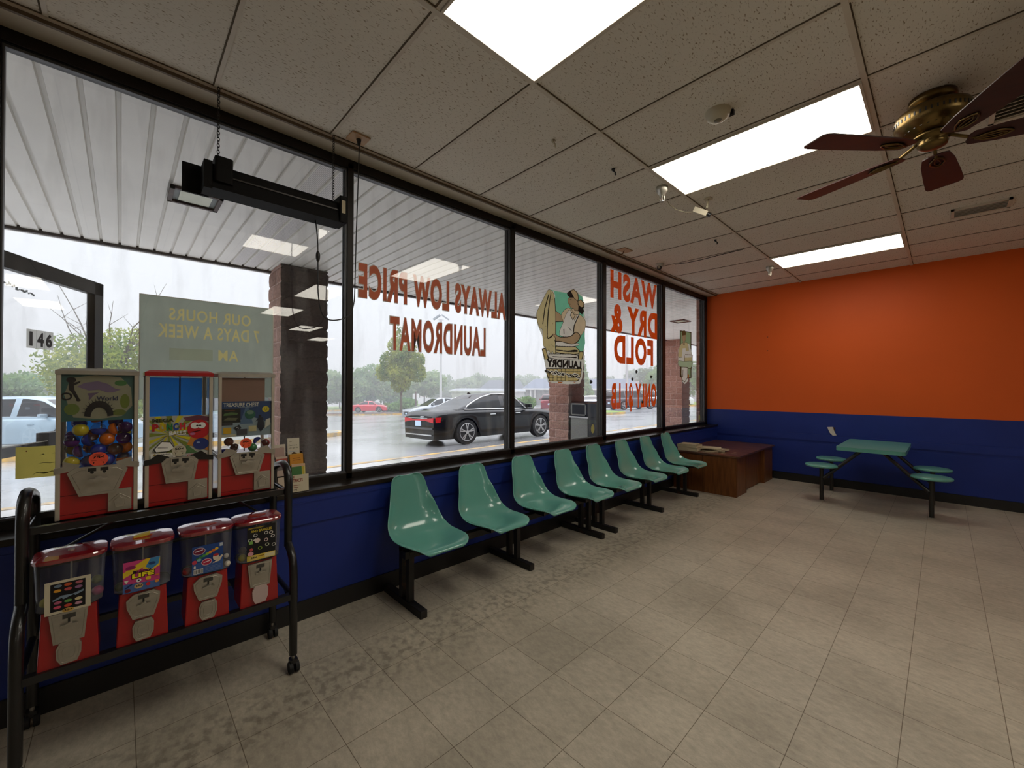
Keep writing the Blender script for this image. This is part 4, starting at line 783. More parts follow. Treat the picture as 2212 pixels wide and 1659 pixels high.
def big_machine(yc, name_label, lidm, plate_top, plate_bot, plate_z, band_m, back, items_fn, price, price_c, door_y=.062, sc=1.0):
    xf, zb, H, hw, D = .300, .894, .608, .121, .235
    t = thing('capsule_vending_machine', name_label, 'vending machine', (xf-D/2, yc, zb), 'big capsule machines on the top shelf')
    MB().box((xf-D+.004, yc-hw+.006, zb+.002), (xf-.004, yc+hw-.006, zb+.195), REDP).box((xf-.0045, yc-hw+.012, zb+.094), (xf-.003, yc+hw-.012, zb+.096), flat((70, 6, 8))).box((xf-.0045, yc-hw+.012, zb+.018), (xf-.003, yc+hw-.012, zb+.0195), flat((70, 6, 8))).build('cabinet', t)
    for sx in (0, 1):
        for sy in (-1, 1):
            x0 = xf-D if sx == 0 else xf-.012; y0 = yc-hw if sy < 0 else yc+hw-.014
            MB().box((x0, y0, zb), (x0+.012, y0+.014, zb+H-.025), ALU).build('corner_rail', t, bevel=.002)
    b = MB().prism([(xf-D-.004, yc-hw-.003), (xf+.004, yc-hw-.003), (xf+.004, yc+hw+.003), (xf-D-.004, yc+hw+.003)], zb+H-.026, zb+H-.010, lidm)
    a = [(xf-D-.004, yc-hw-.003), (xf+.004, yc-hw-.003), (xf+.004, yc+hw+.003), (xf-D-.004, yc+hw+.003)]; c2 = [(xf-D+.016, yc-hw+.017), (xf-.016, yc-hw+.017), (xf-.016, yc+hw-.017), (xf-D+.016, yc+hw-.017)]
    b.add([(p[0], p[1], zb+H-.010) for p in a]+[(p[0], p[1], zb+H) for p in c2], [(0, 1, 5, 4), (1, 2, 6, 5), (2, 3, 7, 6), (3, 0, 4, 7), (4, 5, 6, 7)], lidm)
    b.cyl((xf-D/2, yc, zb+H), (xf-D/2, yc, zb+H+.004), .01, CHROME, n=10); b.build('lid', t, bevel=.003)
    for nm, A, B in (('side_window', (xf-D+.01, yc-hw+.004, zb+.195), (xf-.012, yc-hw+.006, zb+H-.026)), ('side_window', (xf-D+.01, yc+hw-.006, zb+.195), (xf-.012, yc+hw-.004, zb+H-.026)), ('front_window', (xf-.006, yc-hw+.012, zb+.195), (xf-.004, yc+hw-.012, zb+H-.026))):
        MB().box(A, B, CLEAR).build(nm, t)
    if back: MB().box((xf-D+.006, yc-hw+.016, zb+.195), (xf-D+.009, yc+hw-.016, zb+H-.03), back).build('back_panel', t)
    MB().cyl((xf-D/2+.02, yc+.005, zb+.2), (xf-D/2+.02, yc+.005, zb+H-.02), .003, BLACK, n=8).build('centre_rod', t)
    b = MB()  # wings of the band
    zt, zl = plate_z
    for s in (-1, 1):
        P = [(yc+s*(hw+.003), zb+.185), (yc+s*(hw+.003), zb+.208), (yc+s*(hw-.02), zb+.212), (yc+s*(plate_top/2+.012), zb+.232), (yc+s*plate_top*.28, zb+.215), (yc+s*plate_top*.36, zb+.195)]
        b = MB(); b.prism([(p[0], p[1]) for p in P], xf-.002, xf+.004, band_m, axis=0)
        ya, yb = sorted((yc+s*(hw+.0), yc+s*(hw+.004))); b.box((xf-D, ya, zb+.187), (xf, yb, zb+.204), band_m); b.build('band', t)
    b = MB(); P = [(yc-plate_top/2, zb+zt-.012), (yc-plate_top/2+.02, zb+zt+.012), (yc-.035, zb+zt+.006), (yc+.035, zb+zt+.006), (yc+plate_top/2-.02, zb+zt+.012), (yc+plate_top/2, zb+zt-.012), (yc+plate_bot/2, zb+zl), (yc-plate_bot/2, zb+zl)]
    P = [(yc-plate_top/2, zb+zt-.020), (yc-plate_top*.36, zb+zt), (yc+plate_top*.36, zb+zt), (yc+plate_top/2, zb+zt-.020), (yc+plate_bot/2, zb+zl), (yc-plate_bot/2, zb+zl)]
    b.prism(P, xf, xf+.012, CHROME, axis=0)
    cc_ = (yc, zb+(zt+zl)/2-.004); b.tube([(xf+.0125, cc_[0]+(p[0]-cc_[0])*.84, cc_[1]+(p[1]-cc_[1])*.80) for p in P], .0013, CHROME, n=5, closed=True)
    pl = b.build('coin_mechanism', t, bevel=.003)
    MB().box((xf+.012, yc-.034, zb+zt-.036), (xf+.0165, yc+.034, zb+zt-.002), CHROME).box((xf+.0165, yc-.030, zb+zt-.020), (xf+.017, yc-.006, zb+zt-.006), BLACK).box((xf+.0165, yc+.006, zb+zt-.020), (xf+.017, yc+.030, zb+zt-.006), BLACK).cyl((xf+.0165, yc-.018, zb+zt-.024), (xf+.0172, yc-.018, zb+zt-.024), .006, BLACK, n=6).cyl((xf+.0165, yc+.018, zb+zt-.024), (xf+.0172, yc+.018, zb+zt-.024), .006, BLACK, n=6).build('coin_slot', pl)
    zh = zb+(zt+zl)/2+.004
    b = MB().cyl((xf+.012, yc, zh), (xf+.030, yc, zh), .013, CHROME, n=14); b.rbox((xf+.026, yc-.030, zh-.006), (xf+.034, yc+.030, zh+.006), .004, CHROME, axis=0); b.build('turn_handle', pl)
    y0 = yc+hw-.014-.078; b = MB().box((xf-.003, y0, zb+.010), (xf+.006, y0+.072, zb+.100), CHROME)
    b.prism([(y0+.014, zb+.055), (y0+.036, zb+.072), (y0+.058, zb+.055), (y0+.052, zb+.022), (y0+.020, zb+.022)], xf+.006, xf+.010, CHROME, axis=0)
    b.tube([(xf+.007, y0+.004, zb+.052), (xf+.009, y0+.034, zb+.082), (xf+.007, y0+.068, zb+.056)], .0016, CHROME, n=5).tube([(xf+.0105, yy, zz) for yy, zz in ((y0+.018, zb+.054), (y0+.036, zb+.067), (y0+.054, zb+.054), (y0+.049, zb+.026), (y0+.023, zb+.026))], .0012, CHROME, n=5, closed=True)
    b.build('prize_door', t, bevel=.002)
    b = MB(); items_fn(b, xf-.0095, yc, zb, hw); b.build('display_card', t)
    b = MB(); b.cyl((xf-.0035, yc+price[0], zb+price[1]), (xf-.0015, yc+price[0], zb+price[1]), price[2], flat(price_c, .5), n=28)
    r = price[2]; poster(b, (xf-.0012, yc+price[0]-r, zb+price[1]-r), (0, 2*r, 0), (0, 0, 2*r), [('t', .2, .52, .6, .24, price[3], .04, (30, 16, 14)), ('r', .14, .40, .26, .02, (90, 30, 20)), ('r', .60, .40, .26, .02, (90, 30, 20)), ('p', [(.22, .30), (.30, .30), (.26, .16)], (30, 16, 14)), ('p', [(.70, .30), (.78, .30), (.74, .16)], (30, 16, 14)), ('r', .30, .84, .4, .025, (90, 30, 20))])
    b.build('price_sticker', t)
    return t
BLUEBACK = vinyl('light_blue_back_panel', (90, 186, 246), .8)
PINKBACK = mat('faded_brown_paper', (150, 116, 100), .8, var=(6, .15))
def card1(b, x, yc, zb, hw):
    O = (x, yc-hw+.013, zb+.392); U = (0, 2*hw-.026, 0); V = (0, 0, .195)
    g1, dk = (72, 110, 104), (46, 42, 44)
    it = [('r', 0, 0, 1, 1, g1), ('p', [(.16, .08), (.5, .03), (.82, .08), (.97, .3), (.95, .7), (.8, .93), (.45, .97), (.12, .9), (.04, .55)], (168, 164, 140)), ('e', .14, .25, .10, .12, (120, 138, 70)), ('e', .86, .40, .07, .16, (122, 136, 60)), ('e', .80, .80, .09, .06, (84, 132, 76)), ('e', .78, .16, .10, .07, (120, 130, 62)),
          ('p', [(.20, .72), (.30, .80), (.48, .84), (.62, .78), (.72, .68), (.80, .66), (.70, .60), (.60, .60), (.50, .66), (.36, .64)], (140, 120, 150)),
          ('p', [(.34, .58), (.50, .60), (.42, .53), (.36, .42), (.36, .52)], (120, 100, 128)),
          ('t', .46, .42, .30, .10, 'World', .03, (62, 66, 92)),
          # climbing creature silhouette
          ('e', .13, .86, .065, .06, dk), ('p', [(.10, .84), (.16, .84), (.17, .66), (.24, .46), (.21, .43), (.14, .60), (.10, .66)], dk), ('p', [(.16, .80), (.25, .84), (.24, .80), (.16, .74)], dk), ('o', .07, .52, .075, .08, dk), ('e', .225, .44, .03, .025, dk)]
    # curled crested lizard
    import math as _m
    arc = [(.50+.20*_m.cos(a), .10+.32*_m.sin(a)) for a in [pi*i/12 for i in range(13)]]+[(.50+.115*_m.cos(a), .08+.2*_m.sin(a)) for a in [pi*i/12 for i in range(12, -1, -1)]]
    it.append(('p', arc, dk))
    for i in range(1, 14):
        a = pi*i/14; p0 = (.50+.18*_m.cos(a-.04), .10+.30*_m.sin(a-.04)); p1 = (.50+.18*_m.cos(a+.04), .10+.30*_m.sin(a+.04)); it.append(('p', [p0, (.50+.245*_m.cos(a), .10+.40*_m.sin(a)), p1], dk))
    poster(b, O, U, V, it)
    b.box((x-.0015, O[1], O[2]), (x-.0002, O[1]+U[1], O[2]+V[2]), flat(g1))
def card2(b, x, yc, zb, hw):
    O = (x, yc-hw+.013, zb+.205); U = (0, 2*hw-.026, .0); V = (0, 0, .195); R_, Y_, W_ = (196, 34, 40), (240, 226, 40), (225, 225, 215)
    it = [('r', 0, 0, 1, 1, W_), ('r', 0, .35, 1, .65, (205, 205, 190))]
    for i in range(16):
        a = 2*pi*i/16; it.append(('p', [(.32, .58), (min(1, max(0, .32+.5*cos(a-.1))), min(1, max(0, .58+.46*sin(a-.1)))), (min(1, max(0, .32+.5*cos(a+.1))), min(1, max(0, .58+.46*sin(a+.1))))], Y_ if i % 2 else (150, 160, 60)))
    it += [('p', [(.62, .3), (1, .12), (1, .5), (.7, .55)], (232, 150, 60)), ('p', [(.5, .1), (.62, .3), (.8, .1)], (90, 140, 80)), ('p', [(.55, .95), (.8, 1), (1, .95), (1, .85), (.6, .88)], (120, 60, 80)),
           ('t', .05, .86, .35, .085, 'MEGA', .06, (70, 72, 30)),
           ('t', .05, .655, .10, .17, 'P', .06, (206, 30, 40)), ('t', .17, .65, .095, .17, 'U', .06, (226, 186, 20)), ('t', .28, .655, .095, .17, 'N', .06, (30, 130, 70)), ('t', .385, .66, .09, .17, 'C', .06, (30, 70, 160)), ('t', .49, .665, .10, .17, 'H', .06, (206, 40, 50)),
           ('t', .32, .545, .28, .10, 'BALLS', .05, (245, 245, 240)),
           ('e', .82, .66, .20, .23, R_), ('e', .75, .75, .075, .075, (240, 240, 235)), ('e', .87, .75, .07, .075, (240, 240, 235)), ('e', .79, .745, .022, .02, (20, 20, 20)), ('e', .84, .745, .022, .02, (20, 20, 20)), ('p', [(.68, .60), (.85, .64), (.86, .62), (.70, .575)], (70, 10, 16)), ('e', .71, .555, .05, .03, (196, 110, 150)),
           ('e', .86, .30, .14, .14, (36, 54, 124)), ('e', .81, .34, .03, .02, (150, 170, 210)),
           ('p', [(.07, .24), (.20, .42), (.34, .40), (.42, .24), (.30, .17), (.10, .17)], (30, 30, 30)), ('p', [(.09, .245), (.205, .405), (.33, .385), (.405, .245), (.30, .185), (.115, .185)], (236, 236, 230)), ('p', [(.14, .27), (.30, .255), (.30, .265), (.14, .285)], (40, 40, 40)),
           ('p', [(.18, .50), (.62, .60), (.62, .61), (.18, .51)], (120, 90, 40)),
           ('r', .03, .02, .40, .13, (232, 230, 220)), ('p', [(.06, .10), (.12, .10), (.09, .145)], (160, 140, 60)), ('t', .15, .10, .20, .035, 'WARNING:', .02, (30, 30, 30)), ('r', .05, .07, .34, .008, (120, 120, 110)), ('r', .05, .045, .34, .008, (120, 120, 110)), ('t', .62, .03, .34, .045, 'COLLECT', .02, (190, 60, 90))]
    poster(b, O, U, V, it); b.box((x-.0015, O[1], O[2]), (x-.0002, O[1]+U[1], O[2]+V[2]), flat(W_))
def card3(b, x, yc, zb, hw):
    O = (x, yc-hw+.013, zb+.285); U = (0, 2*hw-.026, .0); V = (0, 0, .175)
    it = [('r', 0, 0, 1, 1, (44, 74, 120)), ('p', [(0, 0), (1, 0), (1, .35), (.6, .55), (0, .35)], (150, 168, 176)), ('p', [(.35, .35), (.5, .95), (.62, .35)], (88, 118, 150)), ('t', .04, .85, .70, .11, 'TREASURE CHEST', .02, (226, 222, 205)), ('r', .32, .83, .3, .008, (170, 180, 190)),
          ('r', .01, .40, .36, .40, (30, 34, 30)), ('p', [(.04, .60), (.30, .62), (.33, .67), (.18, .70), (.05, .66)], (90, 120, 70)), ('p', [(.04, .48), (.28, .46), (.32, .53), (.12, .55)], (110, 110, 80)), ('r', .06, .74, .2, .02, (120, 70, 50)), ('r', .0, .33, .22, .08, (60, 58, 62)),
          ('e', .56, .62, .11, .13, (40, 104, 84)), ('e', .56, .68, .07, .06, (120, 150, 130)),
          ('e', .88, .76, .075, .09, (226, 206, 50)), ('e', .855, .79, .008, .014, (30, 30, 20)), ('e', .905, .79, .008, .014, (30, 30, 20)), ('p', [(.83, .75), (.88, .715), (.93, .75), (.88, .73)], (60, 50, 20)),
          ('r', .04, .10, .15, .17, (222, 176, 40)), ('p', [(.24, .26), (.34, .34), (.39, .24), (.29, .16)], (40, 40, 44)), ('e', .30, .26, .01, .015, (230, 230, 230)), ('e', .33, .24, .01, .015, (230, 230, 230)), ('r', .30, .04, .20, .17, (78, 78, 86)), ('r', .53, .13, .16, .16, (206, 196, 150)),
          ('e', .76, .56, .03, .04, (20, 24, 34)), ('p', [(.66, .40), (.74, .54), (.82, .52), (.86, .25), (.78, .10), (.70, .25), (.72, .44)], (34, 40, 54)), ('p', [(.86, .2), (.98, .3), (.98, .5), (.88, .45)], (190, 190, 176)), ('r', .0, .01, .28, .07, (190, 186, 160))]
    poster(b, O, U, V, it); b.box((x-.0015, O[1], O[2]), (x-.0002, O[1]+U[1], O[2]+V[2]), flat((60, 80, 110)))
    b.box((x-.004, O[1], zb+.46), (x-.0025, O[1]+U[1]-.03, zb+.578), PINKBACK)
M1C, M2C, M3C = -.066, .198, .462
big_machine(M1C, 'silver topped capsule machine full of big capsules, leftmost on the upper shelf', CHROME, .178, .110, (.206, .088), CHROME, BLUEBACK, card1, (-.0, .232, .029, '75¢'), (236, 92, 66))
big_machine(M2C, 'red topped capsule machine with the MEGA PUNCH BALLS card on the upper shelf', REDP, .132, .100, (.212, .098), BLACK, BLUEBACK, card2, (-.003, .240, .026, '50¢'), (190, 184, 160))
big_machine(M3C, 'silver topped capsule machine with the TREASURE CHEST card on the upper shelf', CHROME, .150, .100, (.206, .098), CHROME, None, card3, (-.005, .250, .025, '50¢'), (236, 92, 56))
# capsules in the left machine: front columns and a few behind, each its own thing
cols = ['purple', 'blue', 'orange', 'blue', 'orange', 'yellow', 'purple', 'brown', 'orange', 'blue', 'purple', 'blue', 'orange', 'orange', 'purple', 'blue', 'orange', 'purple', 'blue', 'yellow', 'orange', 'purple', 'blue', 'brown']
ROW = ['bottom', 'second', 'third', 'upper']; POS = ['far left', 'left', 'middle', 'right', 'far right']
zb = .894; k = 0; r = .0252
pat = [['yellow', 'blue', 'blue', 'orange', 'brown'], ['purple', 'blue', 'brown', 'orange', 'brown'], ['purple', 'blue', 'orange', 'purple', 'blue'], ['yellow', 'blue', 'orange', 'purple', 'purple']]
for row in range(4):
    for i in range(4 if row % 2 == 0 else 4):
        y = M1C-.080+i*.0520+(.026 if row % 2 else 0); z = zb+.2222+row*.0440; x = .262
        if row % 2 and i == 3: y = M1C+.080; x = .222
        col = pat[row][i if row != 2 else (i+0)]
        capsule(x, y, z, r, col, '%s capsule in the %s row, %s, of the left capsule machine' % (col, ROW[row], POS[i if i < 2 else i+0]), 'capsules in the left machine', 1.1+.9*((k*7) % 5)-2.0); k += 1
for i, (y, col, wd) in enumerate(((M1C-.06, 'blue', 'left'), (M1C-.005, 'orange', 'centre'), (M1C+.05, 'purple', 'right'))):
    capsule(.205, y, zb+.380+(.014 if i == 1 else .0), r, col, '%s capsule at the back top %s of the left machine heap' % (col, wd), 'capsules in the left machine', 2.4+i)
for i in range(4):
    for row in range(3):
        col = cols[(i*3+row*5) % len(cols)]
        capsule(.205, M1C-.078+i*.052, zb+.2222+row*.051, r, col, '%s capsule behind the front layer of the left machine, %s column, %s layer' % (col, POS[i], ROW[row]), 'capsules in the left machine', .5*i+row)
for i, (y, z, col) in enumerate(((-.085, .222, 'blue'), (-.045, .226, 'brown'), (.030, .222, 'green'), (.055, .252, 'blue'), (.088, .240, 'red'), (-.07, .258, 'brown'))):
    capsule(.262-.012*(i % 2), M3C+y, zb+z, .021, col, '%s capsule %s the bottom of the TREASURE CHEST machine' % (col, ['at far left in', 'left of the sticker in', 'right of the sticker in', 'upper right in', 'far right in', 'upper left in'][i]), 'capsules in the right machine', i*1.3)

# ---- small gumball machines on the lower shelf
def stadium(cx, cy, hx_, hy, r, n=6):
    P = []
    for (x, y, a0) in ((cx+hx_-r, cy+hy-r, 0), (cx-hx_+r, cy+hy-r, pi/2), (cx-hx_+r, cy-hy+r, pi), (cx+hx_-r, cy-hy+r, 1.5*pi)):
        for i in range(n+1): a = a0+i*pi/2/n; P.append((x+r*cos(a), y+r*sin(a)))
    return P
def loft(b, A, za, B, zb_, m, smooth=True):
    n = len(A); b.add([(p[0], p[1], za) for p in A]+[(p[0], p[1], zb_) for p in B], [(i, (i+1) % n, n+(i+1) % n, n+i) for i in range(n)], m, smooth)
def small_machine(yc, label, octo, card_fn, tab, flapc, back):
    xf, z0, D = .455, .390, .150; xc = xf-D/2
    t = thing('gumball_machine', label, 'gumball machine', (xc, yc, z0), 'small machines on the lower shelf')
    b = MB(); A = [(xc-.075, yc-.080), (xf, yc-.080), (xf, yc+.080), (xc-.075, yc+.080)]; B = [(xc-.070, yc-.072), (xf-.006, yc-.072), (xf-.006, yc+.072), (xc-.070, yc+.072)]
    loft(b, A, z0, B, z0+.205, REDP, False); b.add([(p[0], p[1], z0+.205) for p in B], [(0, 1, 2, 3)], REDP); b.build('body', t, bevel=.004)
    b = MB(); G0 = stadium(xc, yc, .078, .088, .045); G1 = stadium(xc, yc, .084, .096, .05); 
    loft(b, G0, z0+.208, G1, z0+.388, SMOKE); b.build('globe', t)
    b = MB(); loft(b, stadium(xc, yc, .074, .084, .045), z0+.204, G0, z0+.210, BLACK); b.add([(p[0], p[1], z0+.207) for p in G0], [tuple(range(len(G0)))], BLACK); b.build('globe_base', t)
    b = MB(); L0 = stadium(xc, yc, .088, .100, .052); L1 = stadium(xc, yc, .089, .101, .052); L2 = stadium(xc, yc, .086, .098, .050); L3 = stadium(xc, yc, .05, .062, .03)
    loft(b, L0, z0+.385, L1, z0+.396, LIDR, False); loft(b, L1, z0+.396, L2, z0+.4005, LIDR, False); loft(b, L2, z0+.4005, L3, z0+.4035, LIDR, True); b.add([(p[0], p[1], z0+.4035) for p in L3], [tuple(range(len(L3)))], LIDR)
    b.add([(p[0], p[1], z0+.385) for p in L0], [tuple(range(len(L0)))[::-1]], LIDR)
    ld = b.build('lid', t)
    if tab == 'keyhole': MB().cyl((xc, yc, z0+.4035), (xc, yc, z0+.407), .010, CHROME, n=12).build('lock', ld)
    else:
        b = MB()
        if tab == 'flap': b.box((xc-.014, yc-.030, z0+.406), (xc+.010, yc+.022, z0+.415), flat((206, 184, 70)), Matrix.Rotation(.15, 3, 'X'), (xc, yc, z0+.41)).prism([(xc-.02, yc-.034), (xc+.012, yc-.034), (xc+.02, yc+.010), (xc-.01, yc+.03)], z0+.4037, z0+.4055, flat((190, 80, 20)))
        else: b.prism([(xc-.005, yc-.040), (xc-.028, yc+.0), (xc+.0, yc+.040), (xc+.026, yc+.0)], z0+.4036, z0+.405, flat((150, 44, 16)))
        b.build('lid_patch', ld)
    MB().cyl((xc, yc, z0+.21), (xc, yc, z0+.40), .003, CHROME, n=8).build('centre_rod', t)
    b = MB()
    if octo: P = [(-.030, .200), (.030, .204), (.052, .188), (.050, .160), (.032, .100), (-.032, .100), (-.050, .150), (-.052, .180)]
    else: P = [(-.052, .200), (.050, .204), (.040, .090), (-.040, .090)]
    b.prism([(yc+p[0], z0+p[1]-.004) for p in P], xf-.004, xf+.008, CHROME, axis=0); b.tube([(xf+.0085, yc+p[0]*.84, z0+.148+(p[1]-.152)*.82) for p in P], .0012, CHROME, n=5, closed=True); pl = b.build('coin_mechanism', t, bevel=.003)
    MB().box((xf+.008, yc-.017, z0+.174), (xf+.010, yc+.017, z0+.190), flat((70, 68, 62))).box((xf+.008, yc-.003, z0+.160), (xf+.011, yc+.003, z0+.175), BLACK).build('coin_slot', pl)
    b = MB().cyl((xf+.008, yc, z0+.150), (xf+.022, yc, z0+.150), .010, CHROME, n=12); b.rbox((xf+.018, yc-.022, z0+.145), (xf+.024, yc+.022, z0+.155), .003, CHROME, axis=0); b.build('turn_handle', pl)
    b = MB()
    if octo or flapc: P = [(-.024, .088), (.024, .090), (.033, .072), (.032, .036), (.022, .010), (-.020, .008), (-.031, .030), (-.033, .066)]
    else: P = [(-.033, .086), (.033, .090), (.026, .012), (-.026, .010)]
    b.prism([(yc+p[0], z0+p[1]) for p in P], xf-.004, xf+.012, CHROME if flapc != 'pale' else mat('pale_zinc_flap', (205, 185, 180), .5, metal=.3), axis=0)
    if octo or tab == 'keyhole':
        for sc_ in (.82, .5): b.tube([(xf+.0125, yc+p[0]*sc_, z0+.048+(p[1]-.048)*sc_) for p in P], .0012, CHROME, n=5, closed=True)
    b.build('chute_flap', t, bevel=.003)
    b = MB(); card_fn(b, xf+.0, yc, z0); b.build('display_card', t)
    return t
def base_card(b, x, y0, w_, z_, h, items, c):
    x = x+.0075 if 0 else x+.006
    # the card stands on the front of the globe, leaning with it
    O = Vector((x, y0, z_)); U = Vector((0, w_, 0)); V = Vector((.004, 0, h)); poster(b, O, U, V, items)
    b.add([O-Vector((.001, 0, 0)), O+U-Vector((.001, 0, 0)), O+U+V-Vector((.001, 0, 0)), O+V-Vector((.001, 0, 0))], [(0, 1, 2, 3)], flat(c))
def c4(b, x, yc, z0):
    it = [('r', 0, 0, 1, 1, (212, 204, 178)), ('r', .12, .08, .76, .84, (26, 24, 26))]
    cc = [(120, 140, 160), (206, 92, 50), (196, 110, 120), (222, 160, 50), (200, 90, 90), (160, 110, 150), None, (190, 100, 130), (110, 170, 90), (222, 210, 160), (220, 90, 120), (206, 80, 60), (200, 150, 170)]
    rows = [(.84, (.28, .5, .74)), (.70, (.27, .5, .73)), (.34, (.28, .5, .73)), (.20, (.27, .5, .73))]
    k = 0; pal = [c_ for c_ in cc if c_]
    for zy, xs in rows:
        for xx in xs: it.append(('e', xx, zy, .085, .045, pal[k])); k += 1
    it.append(('p', [(.16, .44), (.36, .54), (.6, .52), (.84, .60), (.84, .54), (.66, .46), (.62, .50), (.40, .42), (.36, .47), (.18, .40)], (130, 150, 170)))
    it += [('e', .5, .06, .13, .065, (206, 170, 90)), ('t', .40, .025, .20, .07, '25¢', .04, (24, 20, 16))]
    base_card(b, x, yc-.062, .118, z0+.198, .122, it, (200, 190, 160))
def c5(b, x, yc, z0):
    it = [('r', 0, 0, 1, 1, (206, 70, 130)), ('p', [(0, 0), (1, 0), (1, .22), (0, .3)], (80, 110, 170)), ('p', [(.0, .5), (.28, .62), (.55, .75), (.7, 1), (.6, 1), (.0, .68)], (232, 200, 50)), ('p', [(.7, 1), (.52, .7), (.75, .58), (1, .7), (1, 1)], (232, 200, 50)), ('p', [(.74, 1), (.6, .74), (.76, .62), (.96, .76), (1, 1)], (70, 140, 190)),
          ('e', .2, .8, .14, .06, (150, 40, 100)), ('e', .78, .82, .1, .05, (40, 70, 120)), ('t', .25, .58, .5, .12, 'Miniature', .02, .3, (40, 20, 40)), ('t', .22, .425, .64, .18, 'LIFE', .10, (40, 30, 20)), ('t', .24, .445, .60, .14, 'LIFE', .045, (244, 228, 40)),
          ('p', [(.03, .42), (.16, .42), (.09, .32)], (226, 226, 210)), ('e', .42, .35, .07, .06, (230, 230, 230)), ('e', .42, .35, .025, .022, (30, 30, 30)), ('e', .68, .36, .075, .06, (240, 200, 50)), ('e', .93, .40, .06, .03, (220, 120, 60)), ('p', [(.04, .18), (.24, .30), (.26, .26), (.10, .16)], (40, 50, 100)), ('e', .13, .09, .08, .06, (110, 30, 40)), ('e', .68, .17, .06, .06, (220, 50, 60)), ('e', .92, .2, .06, .05, (230, 150, 60)),
          ('e', .42, .17, .12, .08, (212, 180, 120)), ('t', .33, .13, .19, .08, '25¢', .04, (24, 20, 16))]
    base_card(b, x, yc-.062, .112, z0+.208, .125, it, (190, 80, 130))
def c6(b, x, yc, z0):
    it = [('r', 0, 0, 1, 1, (40, 74, 140)), ('r', 0, 0, 1, .42, (62, 96, 160)), ('e', .22, .82, .20, .13, (200, 190, 200)), ('e', .22, .82, .18, .11, (120, 30, 60)), ('p', [(.08, .80), (.34, .84), (.34, .87), (.10, .84)], (225, 220, 225)), ('r', .88, .86, .10, .12, (190, 200, 210))]
    for i, c_ in enumerate([(60, 110, 60), (60, 130, 80), (80, 160, 90), (150, 190, 60), (226, 150, 40), (222, 120, 40), (232, 190, 60)]): it.append(('e', .18+.10*i, .56+.04*i, .06, .05, c_))
    it += [('e', .08, .46, .08, .07, (206, 70, 90)), ('e', .22, .52, .07, .05, (130, 180, 190)), ('e', .46, .40, .17, .12, (226, 200, 210)), ('e', .46, .40, .15, .10, (190, 50, 80)), ('p', [(.36, .38), (.56, .41), (.56, .44), (.36, .41)], (240, 220, 225)), ('e', .76, .50, .10, .11, (228, 214, 190)), ('e', .76, .58, .09, .05, (190, 50, 50)), ('p', [(.64, .30), (.88, .34), (1, .52), (.94, .54), (.80, .40)], (226, 214, 190)),
           ('t', .05, .24, .07, .10, '8', .05, (225, 225, 225)), ('r', .05, .04, .30, .17, (220, 220, 215))]
    for i in range(9): it.append(('r', .065+i*.031, .06, .008+.006*(i % 3), .13, (30, 30, 30)))
    for i in range(4): it.append(('r', .42, .07+i*.05, .5, .012, (120, 140, 180)))
    base_card(b, x, yc-.058, .112, z0+.212, .125, it, (50, 80, 140))
def c7(b, x, yc, z0):
    it = [('r', 0, 0, 1, 1, (28, 28, 30)), ('p', [(.04, .93), (.20, .95), (.40, .93), (.60, .96), (.60, .98), (.04, .98)], (150, 132, 50)), ('t', .12, .83, .74, .075, 'AND BANGLES', .03, (206, 184, 60)), ('r', 0, 0, 1, .16, (220, 196, 80)), ('r', .62, .02, .36, .12, (226, 216, 170)), ('r', .36, .09, .24, .025, (150, 110, 30))]
    for cx, cy, cc in ((.28, .74, (210, 210, 205)), (.66, .76, (210, 210, 205)), (.84, .74, (226, 216, 206)), (.1, .62, (200, 210, 190)), (.9, .62, (220, 215, 206)), (.66, .55, (225, 205, 200)), (.70, .40, (200, 210, 180)), (.45, .34, (150, 180, 70)), (.94, .36, (200, 200, 190))): it.append(('o', cx, cy, .075, .05, cc))
    it += [('e', .35, .58, .10, .07, (226, 206, 196)), ('p', [(.18, .60), (.30, .66), (.32, .58)], (226, 220, 210)), ('r', .06, .50, .13, .09, (130, 180, 90)), ('e', .14, .34, .06, .05, (200, 90, 90)), ('e', .12, .22, .10, .065, (220, 160, 170)), ('e', .22, .08, .16, .075, (220, 196, 110)), ('t', .12, .05, .22, .065, '25¢', .04, (24, 20, 16))]
    base_card(b, x, yc-.055, .118, z0+.214, .160, it, (40, 40, 40))
S1 = [(-.135, 'gumball machine with a plain dark red lid, leftmost on the lower shelf', False, c4, 'keyhole', 'x', 0), (.072, 'gumball machine with the pink Miniature LIFE card on the lower shelf', True, c5, 'flap', None, 0),
      (.286, 'gumball machine with a blue gum card and white gumballs on the lower shelf', True, c6, 'diamond', None, 0), (.488, 'gumball machine with a black rings card at the right end of the lower shelf', False, c7, 'diamond', 'pale', 0)]
for a in S1: small_machine(*a)
def ball(x, y, z, r, c_, label, name='gumball', group='candy balls in the lower machines'):
    tag(MB().sphere((x, y, z), r, mat('candy_%02x%02x%02x' % c_, c_, .3, coat=.4), n=14, h=8).build(name), label, 'gumball', group)
zf = .390+.210
ball(.425, .286+.072, zf+.045, .0105, (222, 214, 196), 'white gumball, upper one, right side of the machine with the blue card')
ball(.440, .286+.074, zf+.014, .0125, (222, 214, 196), 'white gumball, lower one, right side of the machine with the blue card')
ball(.43, .488-.068, zf+.018, .017, (170, 160, 60), 'yellow green candy ball at lower left in the machine with the rings card')
ball(.425, .488-.066, zf+.052, .016, (96, 90, 96), 'grey candy ball above the yellow one in the machine with the rings card')
ball(.44, .488-.032+0, zf+.0175, .017, (200, 96, 80), 'coral candy ball left of the black card in the machine with the rings card') if 0 else None
ball(.400, -.135-.064, zf+.018, .018, (190, 190, 90), 'pale yellow candy ball at the left of the leftmost lower machine')
ball(.40, -.135+.073, zf+.019, .018, (180, 50, 110), 'pink candy ball at the right of the leftmost lower machine')
